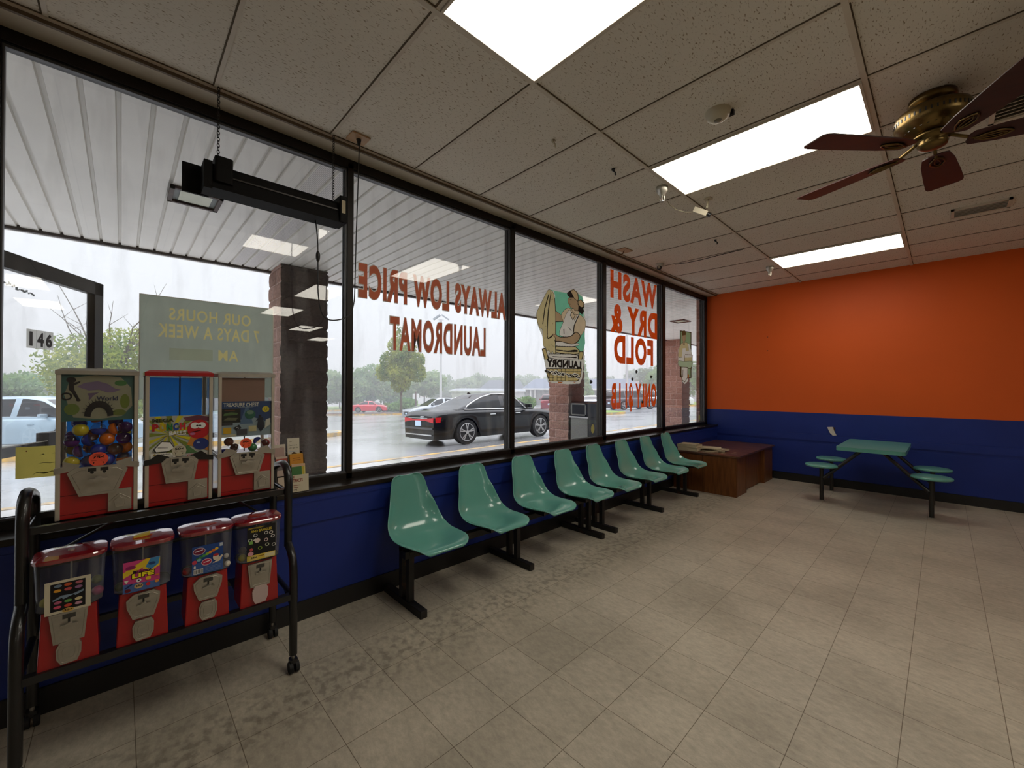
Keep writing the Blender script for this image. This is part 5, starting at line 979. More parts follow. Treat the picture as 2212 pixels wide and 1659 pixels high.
ball(.37, -.135+.070, zf+.054, .017, (120, 130, 60), 'olive candy ball above the pink one in the leftmost lower machine')
ball(.42, .072-.070, zf+.018, .017, (80, 90, 40), 'dark olive candy ball at the left of the Miniature LIFE machine')
ball(.43, .286-.072, zf+.018, .017, (140, 20, 24), 'dark red candy ball at the left of the blue card machine')

# ------------------------------------------------------------------ brochure holder on the sill
zs = .787
t = thing('brochure_holder', 'stepped dark brochure holder on the window sill behind the rack', 'brochure holder', (-.06, .75, zs))
DB = mat('dark_brown_holder', (62, 42, 28), .5)
b = MB()
for y in (.672, .745, .835): b.prism([(-.125, zs), (.012, zs), (.012, zs+.06), (-.02, zs+.10), (-.045, zs+.19), (-.085, zs+.235), (-.125, zs+.235)], y-.0025, y+.0025, DB, axis=1)
b.box((-.125, .672, zs), (-.12, .835, zs+.235), DB).box((-.12, .672, zs), (.010, .835, zs+.006), DB); b.build('tray', t)
def leaflet(x, y0, y1, z0, z1, items, th, label, c, lean=-.012, name='brochure_stack', grp='brochures in the holder'):
    b = MB(); O = Vector((x, y0, z0)); U = Vector((0, y1-y0, 0)); V = Vector((lean, 0, z1-z0)); poster(b, O+Vector((.0004, 0, 0)), U, V, items)
    q = [O, O+U, O+U+V, O+V]; q2 = [p-Vector((th, 0, 0)) for p in q]; b.add(q+q2, [(0, 1, 2, 3), (4, 7, 6, 5), (0, 4, 5, 1), (1, 5, 6, 2), (2, 6, 7, 3), (3, 7, 4, 0)], flat(c, .7))
    tag(b.build(name), label, 'brochure', grp)
leaflet(.018, .752, .842, zs+.004, zs+.105, [('r', 0, 0, 1, 1, (206, 196, 170)), ('t', .02, .84, .10, .12, 'E', .03, (130, 44, 34)), ('t', .02, .58, .60, .20, 'TRACTS', .04, (130, 44, 34)), ('r', .04, .38, .40, .035, (140, 80, 70)), ('r', .04, .25, .30, .035, (120, 66, 60)), ('t', .04, .08, .22, .09, 'org', .03, (60, 30, 30))], .004, 'white brochure card with dark red lettering, lowest and front in the holder', (206, 196, 170), lean=-.006)
leaflet(-.012, .755, .832, zs+.085, zs+.165, [('r', 0, 0, 1, 1, (206, 196, 130)), ('r', 0, .0, .74, .82, (70, 118, 66)), ('r', 0, .82, 1, .18, (206, 170, 140)), ('r', .78, 0, .14, .8, (190, 176, 60))], .010, 'green and yellow booklets above the white card in the holder', (200, 190, 140))
leaflet(-.040, .752, .828, zs+.155, zs+.222, [('r', 0, 0, 1, 1, (196, 134, 40)), ('r', .2, .62, .55, .06, (120, 70, 20)), ('r', .2, .46, .6, .05, (120, 70, 20))], .026, 'orange yellow booklets in the middle tier of the holder', (206, 160, 50))
leaflet(-.088, .752, .820, zs+.20, zs+.318, [('r', 0, 0, 1, 1, (206, 200, 180)), ('p', [(.2, 0), (.3, .18), (.5, .28), (.75, .20), (.85, 0)], (70, 48, 36)), ('r', .15, .80, .2, .03, (160, 150, 130)), ('t', .08, .58, .72, .09, '¿Dejaremos de', .0, (50, 60, 50)), ('t', .08, .44, .80, .09, 'sufrir algún día?', .0, (50, 60, 50)), ('r', .1, .28, .8, .05, (180, 190, 200))], .006, 'white leaflet with black Spanish lettering at the top of the holder', (206, 200, 180))
leaflet(-.080, .676, .738, zs+.19, zs+.285, [('r', 0, 0, 1, 1, (206, 196, 180)), ('r', 0, 0, .9, .8, (176, 150, 140)), ('r', .5, .82, .3, .03, (60, 50, 50))], .006, 'pinkish white leaflet at the top left of the holder behind the rack', (200, 186, 170))
leaflet(-.040, .676, .740, zs+.10, zs+.215, [('r', 0, 0, 1, 1, (196, 176, 160)), ('r', 0, .7, 1, .2, (176, 90, 74)), ('r', 0, .3, 1, .25, (120, 112, 110))], .012, 'red banded booklets at the left middle of the holder behind the rack', (190, 170, 150))
leaflet(.010, .676, .742, zs+.004, zs+.10, [('r', 0, 0, 1, 1, (206, 190, 170)), ('t', .5, .5, .2, .16, 'P', .03, (130, 44, 34))], .004, 'pale card at the lower left of the holder partly hidden by the rack', (206, 190, 170), lean=-.006)
# small scraps on the floor and on the sill
tag(MB().box((.013-.01, 6.93, .788), (.020, 6.945, .792), PAPER).build('paper_scrap'), 'tiny pale scrap on the window sill above the desk', 'scrap')

b = MB()
rd = random.Random(9)
for i in range(26):
    s_ = .33+.011*i; z = 1.965-.0018*i+rd.uniform(-.008, .008); O = DP(s_, z, 0)+(nrm if nrm.dot(CAM-DP(s_, z, 0)) > 0 else -nrm)*.0045; q = E_*rd.uniform(.008, .016); v = Vector((0, 0, rd.uniform(.006, .018)))
    b.add([O, O+q, O+q*1.3+v, O+v], [(0, 1, 2, 3)], vinyl('peeling_film', (150, 156, 160), .5))
tag(b.build('peeled_sticker'), 'ragged strip of peeled grey sticker on the open glass door', 'sticker')

for (y, z, lb) in ((5.039, 1.54, 'above the dollar sign'), (5.149, 1.644, 'highest of the four on the fourth window'), (5.566, 1.582, 'right of the others on the fourth window'), (4.09, 1.493, 'alone at the right of the third window'), (5.314, 1.225, 'inside the word ONLY')):
    tag(MB().lathe([(0, .02), (.008, .018), (.009, .010), (.02, .004), (.024, 0)], (XG, y, z), BLACK, n=16, axis=0).build('suction_cup'), 'small black suction cup on the glass, '+lb, 'suction cup')

# ------------------------------------------------------------------ outside: canopy, columns, pavement
def gz(x): return -.12+.0405*(x+4.85)          # the parking lot falls away from the building
SOF = mat('white_vinyl_soffit', (234, 231, 224), .45, var=(1.5, .08)); XS = -3.95; ZS = 3.08
b = MB(); y = -9.0; P = .1524
while y < 62:
    x0, x1 = XS, -.25
    for (a, c, z0, z1) in ((y, y+.124, ZS, ZS), (y+.124, y+.129, ZS, ZS+.022), (y+.129, y+.147, ZS+.022, ZS+.022), (y+.147, y+P, ZS+.022, ZS)):
        b.add([(x0, a, z0), (x1, a, z0), (x1, c, z1), (x0, c, z1)], [(0, 1, 2, 3)], SOF)
    y += P
b.box((XS, -9, ZS+.03), (-.25, 62, ZS+.5), SOF)
so = struct(b.build('canopy_soffit', origin=(-2, 5, ZS)))
FAS = mat('dark_gutter_drip', (62, 52, 50), .6, var=(4, .4))
struct(MB().box((XS-.02, -9, ZS-.03), (XS+.035, 62, ZS+.03), FAS).box((XS-.14, -9, ZS-.01), (XS-.02, 62, ZS+.5), SOF).build('canopy_fascia', origin=(XS, 5, ZS)))
PERF = bpy.data.materials.new('perforated_soffit_panel'); PERF.use_nodes = True; n_ = PERF.node_tree; b_ = n_.nodes['Principled BSDF']
t_ = n_.nodes.new('ShaderNodeTexCoord'); v_ = n_.nodes.new('ShaderNodeTexVoronoi'); v_.inputs['Scale'].default_value = 90; v_.inputs['Randomness'].default_value = 0
r_ = n_.nodes.new('ShaderNodeValToRGB'); r_.color_ramp.elements[0].position = .25; r_.color_ramp.elements[1].position = .3; r_.color_ramp.elements[0].color = rgb((120, 116, 114)); r_.color_ramp.elements[1].color = rgb((226, 222, 220))
n_.links.new(t_.outputs['Object'], v_.inputs['Vector']); n_.links.new(v_.outputs['Distance'], r_.inputs['Fac']); n_.links.new(r_.outputs[0], b_.inputs['Base Color'])
b = MB()
for k in (66, 67):
    yy = -9+P*k; b.box((XS+.1, yy+.006, ZS-.002), (-.26, yy+.122, ZS-.0005), PERF)
struct(b.build('soffit_vent_strip'))
def soffit_light(x0, x1, y0, y1, label):
    t = thing('soffit_light', label, 'outdoor light', ((x0+x1)/2, (y0+y1)/2, ZS-.03), 'recessed lights under the canopy')
    b = MB(); w_ = .03; FR = mat('rusty_light_frame', (84, 66, 58), .6, var=(12, .4)); 
    for A, B in (((x0, y0), (x1, y0+w_)), ((x0, y1-w_), (x1, y1)), ((x0, y0), (x0+w_, y1)), ((x1-w_, y0), (x1, y1))): b.box((A[0], A[1], ZS-.025), (B[0], B[1], ZS+.001), FR)
    b.build('frame', t); MB().box((x0+.03, y0+.03, ZS-.004), (x1-.03, y1-.03, ZS-.001), mat('grey_recess', (110, 116, 112), .5)).build('recess', t)
    MB().box((x0+.06, y0+.07, ZS-.012), (x1-.06, y1-.07, ZS-.004), mat('yellowed_lens', (200, 202, 176), .3, var=(9, .15))).build('lens', t)
soffit_light(-1.98, -1.62, .28, .64, 'square recessed light under the canopy seen behind the hanging fixture')
soffit_light(-1.95, -1.60, 9.85, 10.25, 'square recessed light under the canopy far away in the last window')
CONC = mat('wet_concrete_walk', (196, 194, 190), .22, var=(1.3, .2), bump=(30, .2, .004), coat=.5)
YEL = mat('yellow_kerb_paint', (212, 172, 96), .5, var=(2.5, .25, .42, .6), c2=(160, 146, 124))
struct(MB().box((-4.75, -9, -.35), (-.25, 62, -.01), CONC).build('sidewalk', origin=(-2.5, 5, -.01)))
struct(MB().box((-4.88, -9, -.35), (-4.75, 62, -.006), YEL).build('kerb', origin=(-4.8, 5, -.01)))
ASP = asphalt_mat()
b = MB(); xs = [-4.88, -260]; b.add([(xs[0], -160, gz(xs[0])), (xs[0], 320, gz(xs[0])), (-130, 320, gz(-130)), (-130, -160, gz(-130))], [(0, 1, 2, 3)], ASP); b.add([(-130, -160, gz(-130)), (-130, 320, gz(-130)), (-400, 320, gz(-130)), (-400, -160, gz(-130))], [(0, 1, 2, 3)], ASP)
struct(b.build('ground', origin=(0, 0, 0)))
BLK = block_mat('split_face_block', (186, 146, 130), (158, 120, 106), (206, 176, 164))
SHADED_BLK = block_mat('split_face_block_shaded', (96, 82, 78), (84, 72, 70), (92, 80, 76))  # same block in darker tones: canopy shade put into the colour
def column(y0, label):
    t = thing('brick_column', label, 'column', (-3.7, y0+.3, 0), 'brown block columns under the canopy')
    b = MB(); z = 0; k = 0; rnd = random.Random(int(y0*10))
    while z < ZS-.02:
        h = min(.203, ZS-.001-z); d = .012
        n = 7; pts = []
        x0, x1, ya, yb = -4.0, -3.4, y0, y0+.6
        for (A, B) in (((x1, ya), (x1, yb)), ((x1, yb), (x0, yb)), ((x0, yb), (x0, ya)), ((x0, ya), (x1, ya))):
            for i in range(n): f = i/n; pts.append((A[0]+(B[0]-A[0])*f, A[1]+(B[1]-A[1])*f))
        cx, cy = -3.7, y0+.3
        def ring(sc): return [(cx+(p[0]-cx)*(1+sc+rnd.uniform(-.02, .03)), cy+(p[1]-cy)*(1+sc+rnd.uniform(-.02, .03))) for p in pts]
        R0 = [(cx+(p[0]-cx)*.972, cy+(p[1]-cy)*.972) for p in pts]; R1 = ring(.012); R2 = ring(.02); R3 = R0
        Rm = ring(.016)
        for A, za, B, zb_ in ((R0, z, R1, z+h*.12), (R1, z+h*.12, Rm, z+h*.5), (Rm, z+h*.5, R2, z+h*.86), (R2, z+h*.86, R3, z+h)):
            nn = len(A); vs = [(p[0], p[1], za) for p in A]+[(p[0], p[1], zb_) for p in B]
            b.add(vs, [(i, (i+1) % nn, nn+(i+1) % nn, nn+i) for i in range(n)], SHADED_BLK)      # face towards the shop, shade painted in by the darker block
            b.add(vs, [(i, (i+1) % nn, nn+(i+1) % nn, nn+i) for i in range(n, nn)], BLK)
        z += .203
    b.build('shaft', t)
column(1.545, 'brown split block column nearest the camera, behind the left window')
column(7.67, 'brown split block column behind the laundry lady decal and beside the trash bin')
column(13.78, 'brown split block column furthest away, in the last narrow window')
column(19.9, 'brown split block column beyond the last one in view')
struct(MB().box((-.305, 7.40, -.01), (-.24, 8.6, 3.05), BLK).build('wall_exterior'))
# trash bin
BG = mat('grey_pebble_bin', (132, 132, 126), .6, var=(60, .3), bump=(80, .3, .004)); BT = mat('black_bin_hood', (26, 26, 29), .5, spec=.25, var=(5, .3))
t = thing('trash_bin', 'black hooded trash bin with grey panels beside the brown column', 'trash bin', (-3.1, 7.95, -.01))
MB().box((-3.36, 7.70, -.01), (-2.87, 8.24, .72), BG).box((-2.875, 7.71, -.01), (-2.855, 8.24, .74), BT).build('body', t, bevel=.01)
b = MB(); b.prism([(7.69, .72), (8.25, .72), (8.25, 1.04), (8.18, 1.085), (7.76, 1.10), (7.69, 1.06)], -3.37, -2.855, BT, axis=0); b.build('hood', t, bevel=.01)
MB().box((-3.30, 7.680, .80), (-2.93, 7.692, 1.02), GASKET).build('opening', t)
b = MB()
for A, B in (((-3.33, .77), (-2.90, .80)), ((-3.33, 1.02), (-2.90, 1.05)), ((-3.33, .77), (-3.30, 1.05)), ((-2.93, .77), (-2.90, 1.05))): b.box((A[0], 7.676, A[1]), (B[0], 7.692, B[1]), BG)
b.box((-3.38, 7.68, .715), (-2.85, 7.70, .745), flat((200, 200, 200), .4)); b.build('trim', t)

# ------------------------------------------------------------------ vehicles
TYRE = mat('tyre_rubber', (24, 24, 26), .7); WINDOW = mat('dark_car_glass', (30, 34, 38), .08, coat=.3, spec=.5); RIM = mat('alloy_rim', (180, 180, 182), .3, metal=.8); REDL = mat('red_tail_lamp', (190, 16, 30), .15, coat=.8); LAMPW = mat('head_lamp_lens', (214, 220, 226), .1, coat=.8); PLATE = mat('number_plate', (190, 212, 232), .4); DARKT = mat('dark_lower_trim', (30, 30, 32), .5); CHR = mat('bright_trim', (216, 218, 220), .2, metal=.7)
def interp(T, x):
    if x <= T[0][0]: return T[0][1]
    for (a, p), (b_, q) in zip(T, T[1:]):
        if x <= b_:
            f = (x-a)/(b_-a); f = f*f*(3-2*f) if 0 else f; return p+(q-p)*f
    return T[-1][1]
def vehicle(name, label, paint, L, W, H, kind, wheel_r=.33, rim=RIM, cat='car', group=None, chrome=False):
    """local frame: x forward (0 rear to L front), y across, z up from the road"""
    t = thing(name, label, cat, (0, 0, 0), group)
    wx = (L*.205, L*.205+L*.585)
    if kind == 'sedan':
        top = [(0, .82), (.02, .93), (.10, .965), (.22, .975), (.66, .93), (.80, .90), (.92, .80), (.98, .68), (1, .58)]
        roof = [(.15, .975), (.22, 1.10), (.30, 1.28), (.38, H-.03), (.45, H), (.52, H-.012), (.59, H-.08), (.68, 1.12), (.74, .945)]; belt = [(.13, .97), (.40, .95), (.75, .92)]; g = (.15, .74); pill = (.275, .33, .48, .49, .60); bw = .90
    elif kind == 'suv':
        top = [(0, .95), (.02, 1.04), (.10, 1.08), (.62, 1.08), (.74, 1.05), (.88, 1.0), (.96, .90), (1, .72)]
        roof = [(.02, 1.08), (.05, H-.12), (.10, H-.02), (.25, H), (.50, H-.02), (.58, H-.1), (.70, 1.15), (.73, 1.05)]; belt = [(.02, 1.07), (.4, 1.05), (.73, 1.04)]; g = (.03, .72); pill = (.075, .24, .41, .425, .585); bw = .93
    else:   # van
        top = [(0, .95), (.02, 1.02), (.10, 1.05), (.70, 1.03), (.84, .98), (.94, .88), (1, .70)]
        roof = [(.01, 1.05), (.035, H-.15), (.07, H-.03), (.25, H), (.52, H-.02), (.62, H-.12), (.80, 1.12), (.84, 1.0)]; belt = [(.01, 1.03), (.5, 1.0), (.84, .98)]; g = (.015, .83); pill = (.06, .25, .45, .465, .66); bw = .94
    N = 56; rows = []; hw = W/2
    for i in range(N+1):
        u = i/N; x = u*L
        pw = 1-.16*max(0, (u-.86)/.14)**2-.10*max(0, (.08-u)/.08)**2
        zl = .20
        for w_ in wx:
            d = abs(x-w_)
            ra = wheel_r+.07
            if d < ra: zl = max(zl, wheel_r+math.sqrt(ra*ra-d*d)-.02)
        zt = interp(top, u); zm = min(zt-.06, .62); zm = max(zm, zl+.02); zs_ = max(zt-.10, zm+.02)
        half = [(hw*pw*.97, zl), (hw*pw*1.0, zm), (hw*pw*.985, zs_), (hw*pw*.90, zt-.012), (hw*pw*.55, zt+.012), (0, zt+.022)]
        rows.append([(x, y, z) for y, z in half]+[(x, -y, z) for y, z in half[-2::-1]])
    n = len(rows[0]); b = MB(); vs = [p for r in rows for p in r]
    b.add(vs, [(i*n+j, i*n+j+1, (i+1)*n+j+1, (i+1)*n+j) for i in range(N) for j in range(n-1)], paint, True)
    b.add(rows[0], [tuple(range(n))[::-1]], paint); b.add(rows[-1], [tuple(range(n))], paint)
    b.box((.1, -hw*.8, .17), (L-.1, hw*.8, .30), DARKT); b.box((wx[0]-.45, -hw*.72, .2), (wx[0]+.45, hw*.72, .75), GASKET); b.box((wx[1]-.45, -hw*.72, .2), (wx[1]+.45, hw*.72, .72), GASKET)
    b.build('body', t, world=False)
    # cabin: lower edge on the belt line, roof edge pulled in
    M = 40; rows = []; us = [g[0]+(g[1]-g[0])*i/M for i in range(M+1)]
    for u in us:
        zr = max(interp(roof, u), interp(belt, u)+.005); zb_ = interp(belt, u)-.02; f = min(1, (zr-zb_)/(H-zb_)); yb = hw*bw; yr = yb-(hw*.22)*f
        half = [(yb, zb_), (yb-(yb-yr)*.12, zb_+(zr-zb_)*.12), (yr+(yb-yr)*.12, zb_+(zr-zb_)*.86), (yr-.05, zb_+(zr-zb_)*.97), (0, zr)]
        rows.append([(u*L, y, z) for y, z in half]+[(u*L, -y, z) for y, z in half[-2::-1]])
    n = len(rows[0]); bp = MB(); bgm = MB(); vs = [p for r in rows for p in r]; fp = []; fg = []
    rs = .36 if kind == 'sedan' else (.09 if kind == 'suv' else .06); fs_ = .58 if kind != 'van' else .62
    for i in range(M):
        um = (us[i]+us[i+1])/2
        for j in range(n-1):
            q = (i*n+j, i*n+j+1, (i+1)*n+j+1, (i+1)*n+j); jj = min(j, n-2-j)
            hh = interp(roof, um)-interp(belt, um)
            side_ok = jj == 1 and hh > .16 and not any(abs(um-p_) < .009 for p_ in pill[2:4]) and not (abs(um-pill[1]) < .006 and kind != 'sedan')
            scr = jj == 3 and ((um > fs_) or (um < (.30 if kind == 'sedan' else rs)))
            (fg if side_ok or scr else fp).append(q)
    bp.add(vs, fp, paint, True); bp.build('roof', t, world=False); bgm.add(vs, fg, WINDOW, True); bgm.build('window_glass', t, world=False)
    if chrome:
        b = MB()
        for s in (-1, 1):
            path = [(u*L, s*(hw*bw-.008), interp(belt, u)+.012) for u in (.20, .3, .45, .6, .68)]+[(u*L, s*(hw*bw-hw*.22*min(1, (interp(roof, u)-interp(belt, u))/(H-interp(belt, u)))*.92+.0), interp(roof, u)-.035) for u in (.60, .52, .42, .34, .28, .23)]
            b.tube(path, .02, CHR, n=6, closed=True)
        b.build('window_trim', t, world=False)
    for x in wx:
        for s in (-1, 1):
            y1 = s*(hw*.985); y0 = s*(hw-.22)
            w_ = MB().cyl((x, y0, wheel_r), (x, y1, wheel_r), wheel_r, TYRE, n=28).build('wheel', t, world=False)
            b = MB(); yo = y1+s*.004; RR = wheel_r*.70
            b.cyl((x, y1-s*.002, wheel_r), (x, yo-s*.001, wheel_r), RR, flat((40, 40, 42), .5), n=28)
            for k in range(5):
                a = 2*pi*k/5+.3
                for da in (-.15, .15):
                    p0 = Vector((x+.05*cos(a), yo, wheel_r+.05*sin(a))); p1 = Vector((x+RR*.97*cos(a+da), yo, wheel_r+RR*.97*sin(a+da))); dd = Vector((-(p1-p0).z, 0, (p1-p0).x)).normalized()*.014
                    q = [p0-dd, p0+dd, p1+dd, p1-dd]; b.add([v+Vector((0, s*.012, 0)) for v in q]+q, [(0, 1, 2, 3), (0, 4, 5, 1), (1, 5, 6, 2), (2, 6, 7, 3), (3, 7, 4, 0)], rim)
            b.tube([(x+RR*cos(2*pi*k/24), yo, wheel_r+RR*sin(2*pi*k/24)) for k in range(24)], .012, rim, n=5, closed=True); b.cyl((x, yo, wheel_r), (x, yo+s*.014, wheel_r), .05, rim, n=12)
            b.build('rim', w_, world=False)
    zt0 = .80 if kind == 'sedan' else .92
    for s in (-1, 1):
        b = MB(); b.add([(-.008, s*hw*.40, zt0-.10), (-.008, s*hw*.88, zt0-.155), (-.008, s*hw*.88, zt0-.02), (-.008, s*hw*.40, zt0-.045), (.2, s*hw*.40, zt0-.10), (.2, s*hw*.88, zt0-.155), (.2, s*hw*.88, zt0-.02), (.2, s*hw*.40, zt0-.045)], [(0, 1, 2, 3), (0, 4, 5, 1), (3, 2, 6, 7), (1, 5, 6, 2), (0, 3, 7, 4)], REDL)
        b.box((.05, s*hw*.80, zt0-.15), (.30, s*hw*.965, zt0-.01), REDL) if s > 0 else b.box((.05, -hw*.965, zt0-.15), (.30, -hw*.80, zt0-.01), REDL)
        b.build('tail_lamp', t, world=False)
        b = MB(); y0, y1 = sorted((s*hw*.52, s*hw*.86)); b.box((L-.28, y0, .60), (L-.03, y1, .70), LAMPW); b.build('head_lamp', t, world=False)
        b = MB(); y0, y1 = sorted((s*hw*.93, s*(hw+.16))); b.box((L*.665, y0, belt[1][1]+.02), (L*.665+.10, y1, belt[1][1]+.13), paint); b.build('side_mirror', t, world=False, bevel=.02)
        for u in (.37, .57):
            y0, y1 = sorted((s*hw*.98, s*(hw*1.0+.018))); MB().box((L*u, y0, .80), (L*u+.2, y1, .825), CHR if chrome else paint).build('door_handle', t, world=False)
    if chrome: MB().box((-.010, -hw*.45, zt0-.10), (.0, hw*.45, zt0-.055), REDL).build('light_bar', t, world=False); MB().box((-.012, -hw*.55, zt0-.035), (.0, hw*.62, zt0-.02), CHR).box((-.03, -hw*.8, .30), (.05, hw*.8, .33), CHR).box((-.02, -hw*.85, .46), (.06, hw*.85, .52), mat('grey_bumper_sheen', (90, 92, 96), .2, metal=.4)).build('rear_trim', t, world=False)
    MB().box((-.018, -.16, .55), (-.0, .16, .70), PLATE).build('number_plate', t, world=False)
    b = MB().box((L-.03, -.34, .36), (L+.004, .34, .56), GASKET).box((L, -.16, .40), (L+.010, .16, .50), PLATE); b.build('grille', t, world=False)
    return t
def park(t, x, y, hd, dz=0):
    """x, y: middle of the rear bumper on the lot; hd: heading angle of the nose"""
    q = Matrix.Rotation(hd, 4, 'Z'); 
    sl = Vector((1, 0, .0405)).normalized(); up = Vector((-.0405, 0, 1)).normalized()
    f = Vector((cos(hd), sin(hd), 0)); f = (f-up*f.dot(up)).normalized(); s = up.cross(f)
    M = Matrix((f, s, up)).transposed().to_4x4(); M.translation = Vector((x, y, gz(x)+dz)); t.matrix_world = M
PB = mat('black_car_paint', (8, 9, 13), .25, coat=.35, spec=.3); PR = mat('red_car_paint', (196, 20, 44), .25, coat=.8); PS = mat('silver_car_paint', (150, 156, 162), .25, metal=.3, coat=.8); PV = mat('pale_blue_silver_paint', (160, 182, 196), .25, metal=.3, coat=.8)
PM = mat('maroon_car_paint', (130, 28, 44), .25, coat=.8); PW = mat('white_car_paint', (222, 224, 228), .25, coat=.8); PG = mat('dark_grey_car_paint', (60, 62, 70), .2, coat=.8)
car = vehicle('black_sedan', 'black sedan with chrome window trim parked along the kerb', PB, 4.94, 1.88, 1.45, 'sedan', .345, chrome=True)
b = MB()
b.tube([(-.012, -.30+.075*k+.032*cos(a), .79+.032*sin(a)) for k in (0,) for a in [2*pi*i/12 for i in range(12)]], .005, CHR, n=5, closed=True)
for k in (1, 2, 3): b.tube([(-.012, -.30+.045*k+.032*cos(a), .79+.032*sin(a)) for a in [2*pi*i/12 for i in range(12)]], .005, CHR, n=5, closed=True)
b.build('emblem', car, world=False)
MB().prism([(1.66, 1.42), (1.82, 1.43), (1.70, 1.49)], -.008, .008, PB, axis=1).build('roof_antenna', car, world=False)
park(car, -7.45, 6.07, pi/2-.05)
red = vehicle('red_sedan', 'bright red sedan parked far across the lot', PR, 4.62, 1.8, 1.42, 'sedan', .33); park(red, -49.3, 21.6, .72+.0)
sil = vehicle('silver_sedan', 'silver sedan with blue plate seen nose first behind the black sedan', PS, 4.7, 1.8, 1.45, 'sedan', .33); park(sil, -20.8, 18.2, -1.74)
van = vehicle('blue_minivan', 'pale blue silver minivan parked at the far left behind the open door', PV, 5.1, 1.95, 1.76, 'van', .34); park(van, -20.1, -3.6, .81)
mar = vehicle('maroon_wagon', 'maroon wagon seen from behind beyond the bush', PM, 4.6, 1.8, 1.62, 'suv', .33); park(mar, -24.4, 31.0, 2.3)
suv = vehicle('dark_grey_suv', 'dark grey sport utility car seen through the ONLY $1 LB lettering', PG, 4.9, 1.95, 1.78, 'suv', .38); park(suv, -18.4, 32.4, 1.15)
w1 = vehicle('white_sedan', 'white sedan with red tail lamps seen just above the trash bin', PW, 4.6, 1.8, 1.42, 'sedan', .33); park(w1, -22.3, 35.2, 2.25)
w2 = vehicle('pale_grey_sedan', 'pale grey sedan behind the white sedan above the trash bin', PS, 4.6, 1.8, 1.42, 'sedan', .33); park(w2, -27.5, 40.0, 2.25)
w3 = vehicle('white_suv', 'white sport utility car beyond the dark grey one', PW, 4.8, 1.9, 1.78, 'suv', .36); park(w3, -19.0, 41.0, 1.0)
w4 = vehicle('silver_suv', 'silver sport utility car seen low in the last narrow window', PS, 4.7, 1.9, 1.7, 'suv', .36); park(w4, -16.6, 56.0, 1.3)

# ------------------------------------------------------------------ islands, lamp posts, sign, buildings, planting
MULCH = mat('wet_mulch', (96, 74, 66), .9, var=(3, .3)); GRASS = mat('lawn_grass', (128, 150, 84), .9, var=(.6, .25), bump=(20, .6, .03))
def island(name, P, m, hh=.14):
    b = MB(); n = len(P); top = [(x, y, gz(x)+hh) for x, y in P]; bot = [(x, y, gz(x)-.1) for x, y in P]
    b.add(bot+top, [(i, (i+1) % n, n+(i+1) % n, n+i) for i in range(n)], YEL); cx = sum(p[0] for p in P)/n; cy = sum(p[1] for p in P)/n
    ins = [(cx+(x-cx)*.985, cy+(y-cy)*.985, gz(x)+hh+.004) for x, y in P]; b.add(top, [tuple(range(n))], YEL); b.add(ins, [tuple(range(n))], m)
    return struct(b.build(name))
def oblong(x0, y0, x1, y1, w_):
    d = Vector((x1-x0, y1-y0)).normalized(); nn = Vector((-d.y, d.x)); r = w_/2; P = []
    a0 = math.atan2(d.y, d.x)
    for i in range(7): a = a0-pi/2+pi*i/6; P.append((x1+r*cos(a), y1+r*sin(a)))
    for i in range(7): a = a0+pi/2+pi*i/6; P.append((x0+r*cos(a), y0+r*sin(a)))
    return P
island('parking_island', oblong(-49, 12.5, -33.5, 20.2, 3.2), MULCH)
island('parking_island', oblong(-14.3, -12, -13.9, 5.4, 2.0), CONC)
island('parking_island', oblong(-28, 31, -20, 25, 3.5), MULCH)
island('parking_island', oblong(-20, 29.5, -14, 25.0, 3.0), GRASS)
island('grass_verge', [(-19, 42), (-12, 44), (-9, 70), (-24, 70)], GRASS)
island('grass_verge', [(-62, -40), (-62, 60), (-200, 120), (-200, -60)], GRASS, .2)
island('grass_verge', [(-56, 27), (-48, 33), (-50, 40), (-60, 38)], GRASS, .2)
def lamp_post(x, y, h, label, heads):
    t = thing('street_lamp', label, 'lamp post', (x, y, gz(x)), 'parking lot lamp posts'); z = gz(x); PL = mat('pale_steel_pole', (190, 190, 192), .5)
    MB().cyl((x, y, z), (x, y, z+.8), .30, mat('lamp_base_concrete', (170, 166, 160), .8)).build('base', t)
    MB().cyl((x, y, z), (x, y, z+h), .24, PL, r2=.16).build('pole', t)
    for s in heads:
        dx, dy = .69*s, .72*s
        b = MB().tube([(x, y, z+h-.2), (x+dx*.8, y+dy*.8, z+h-.1)], .06, PL); hd = b.build('lamp_arm', t)
        R = Matrix.Rotation(.8, 3, 'Z') @ Matrix.Rotation(.6 if s > 0 else -.6, 3, 'Y'); c = Vector((x+dx*1.3, y+dy*1.3, z+h+.35))
        MB().box(c-Vector((.75, .4, .12)), c+Vector((.75, .4, .12)), mat('flood_lamp_grey', (120, 130, 140), .5), R, c).build('lamp_head', hd)
lamp_post(-60.9, 42.5, 16.2, 'tall pale lamp post with tilted floodlight heads above the LAUNDROMAT lettering', (-.6, .6))
lamp_post(-33, 60, 11.5, 'thin pale lamp post seen in the fourth window', (1,))
t = thing('sign_post', 'brown post with a small white sign beside the parking lot tree', 'sign', (-46, 28.6, gz(-46)))
MB().cyl((-46, 28.6, gz(-46)), (-46, 28.6, .75), .09, mat('brown_post', (96, 74, 70), .7)).build('post', t)
MB().box((-.42, -.03, -.35), (.42, .03, .35), flat((225, 225, 225)), Matrix.Rotation(.8, 3, 'Z'), (0, 0, 0)).build('board', t, world=False).location = (0, .0, 1.9)
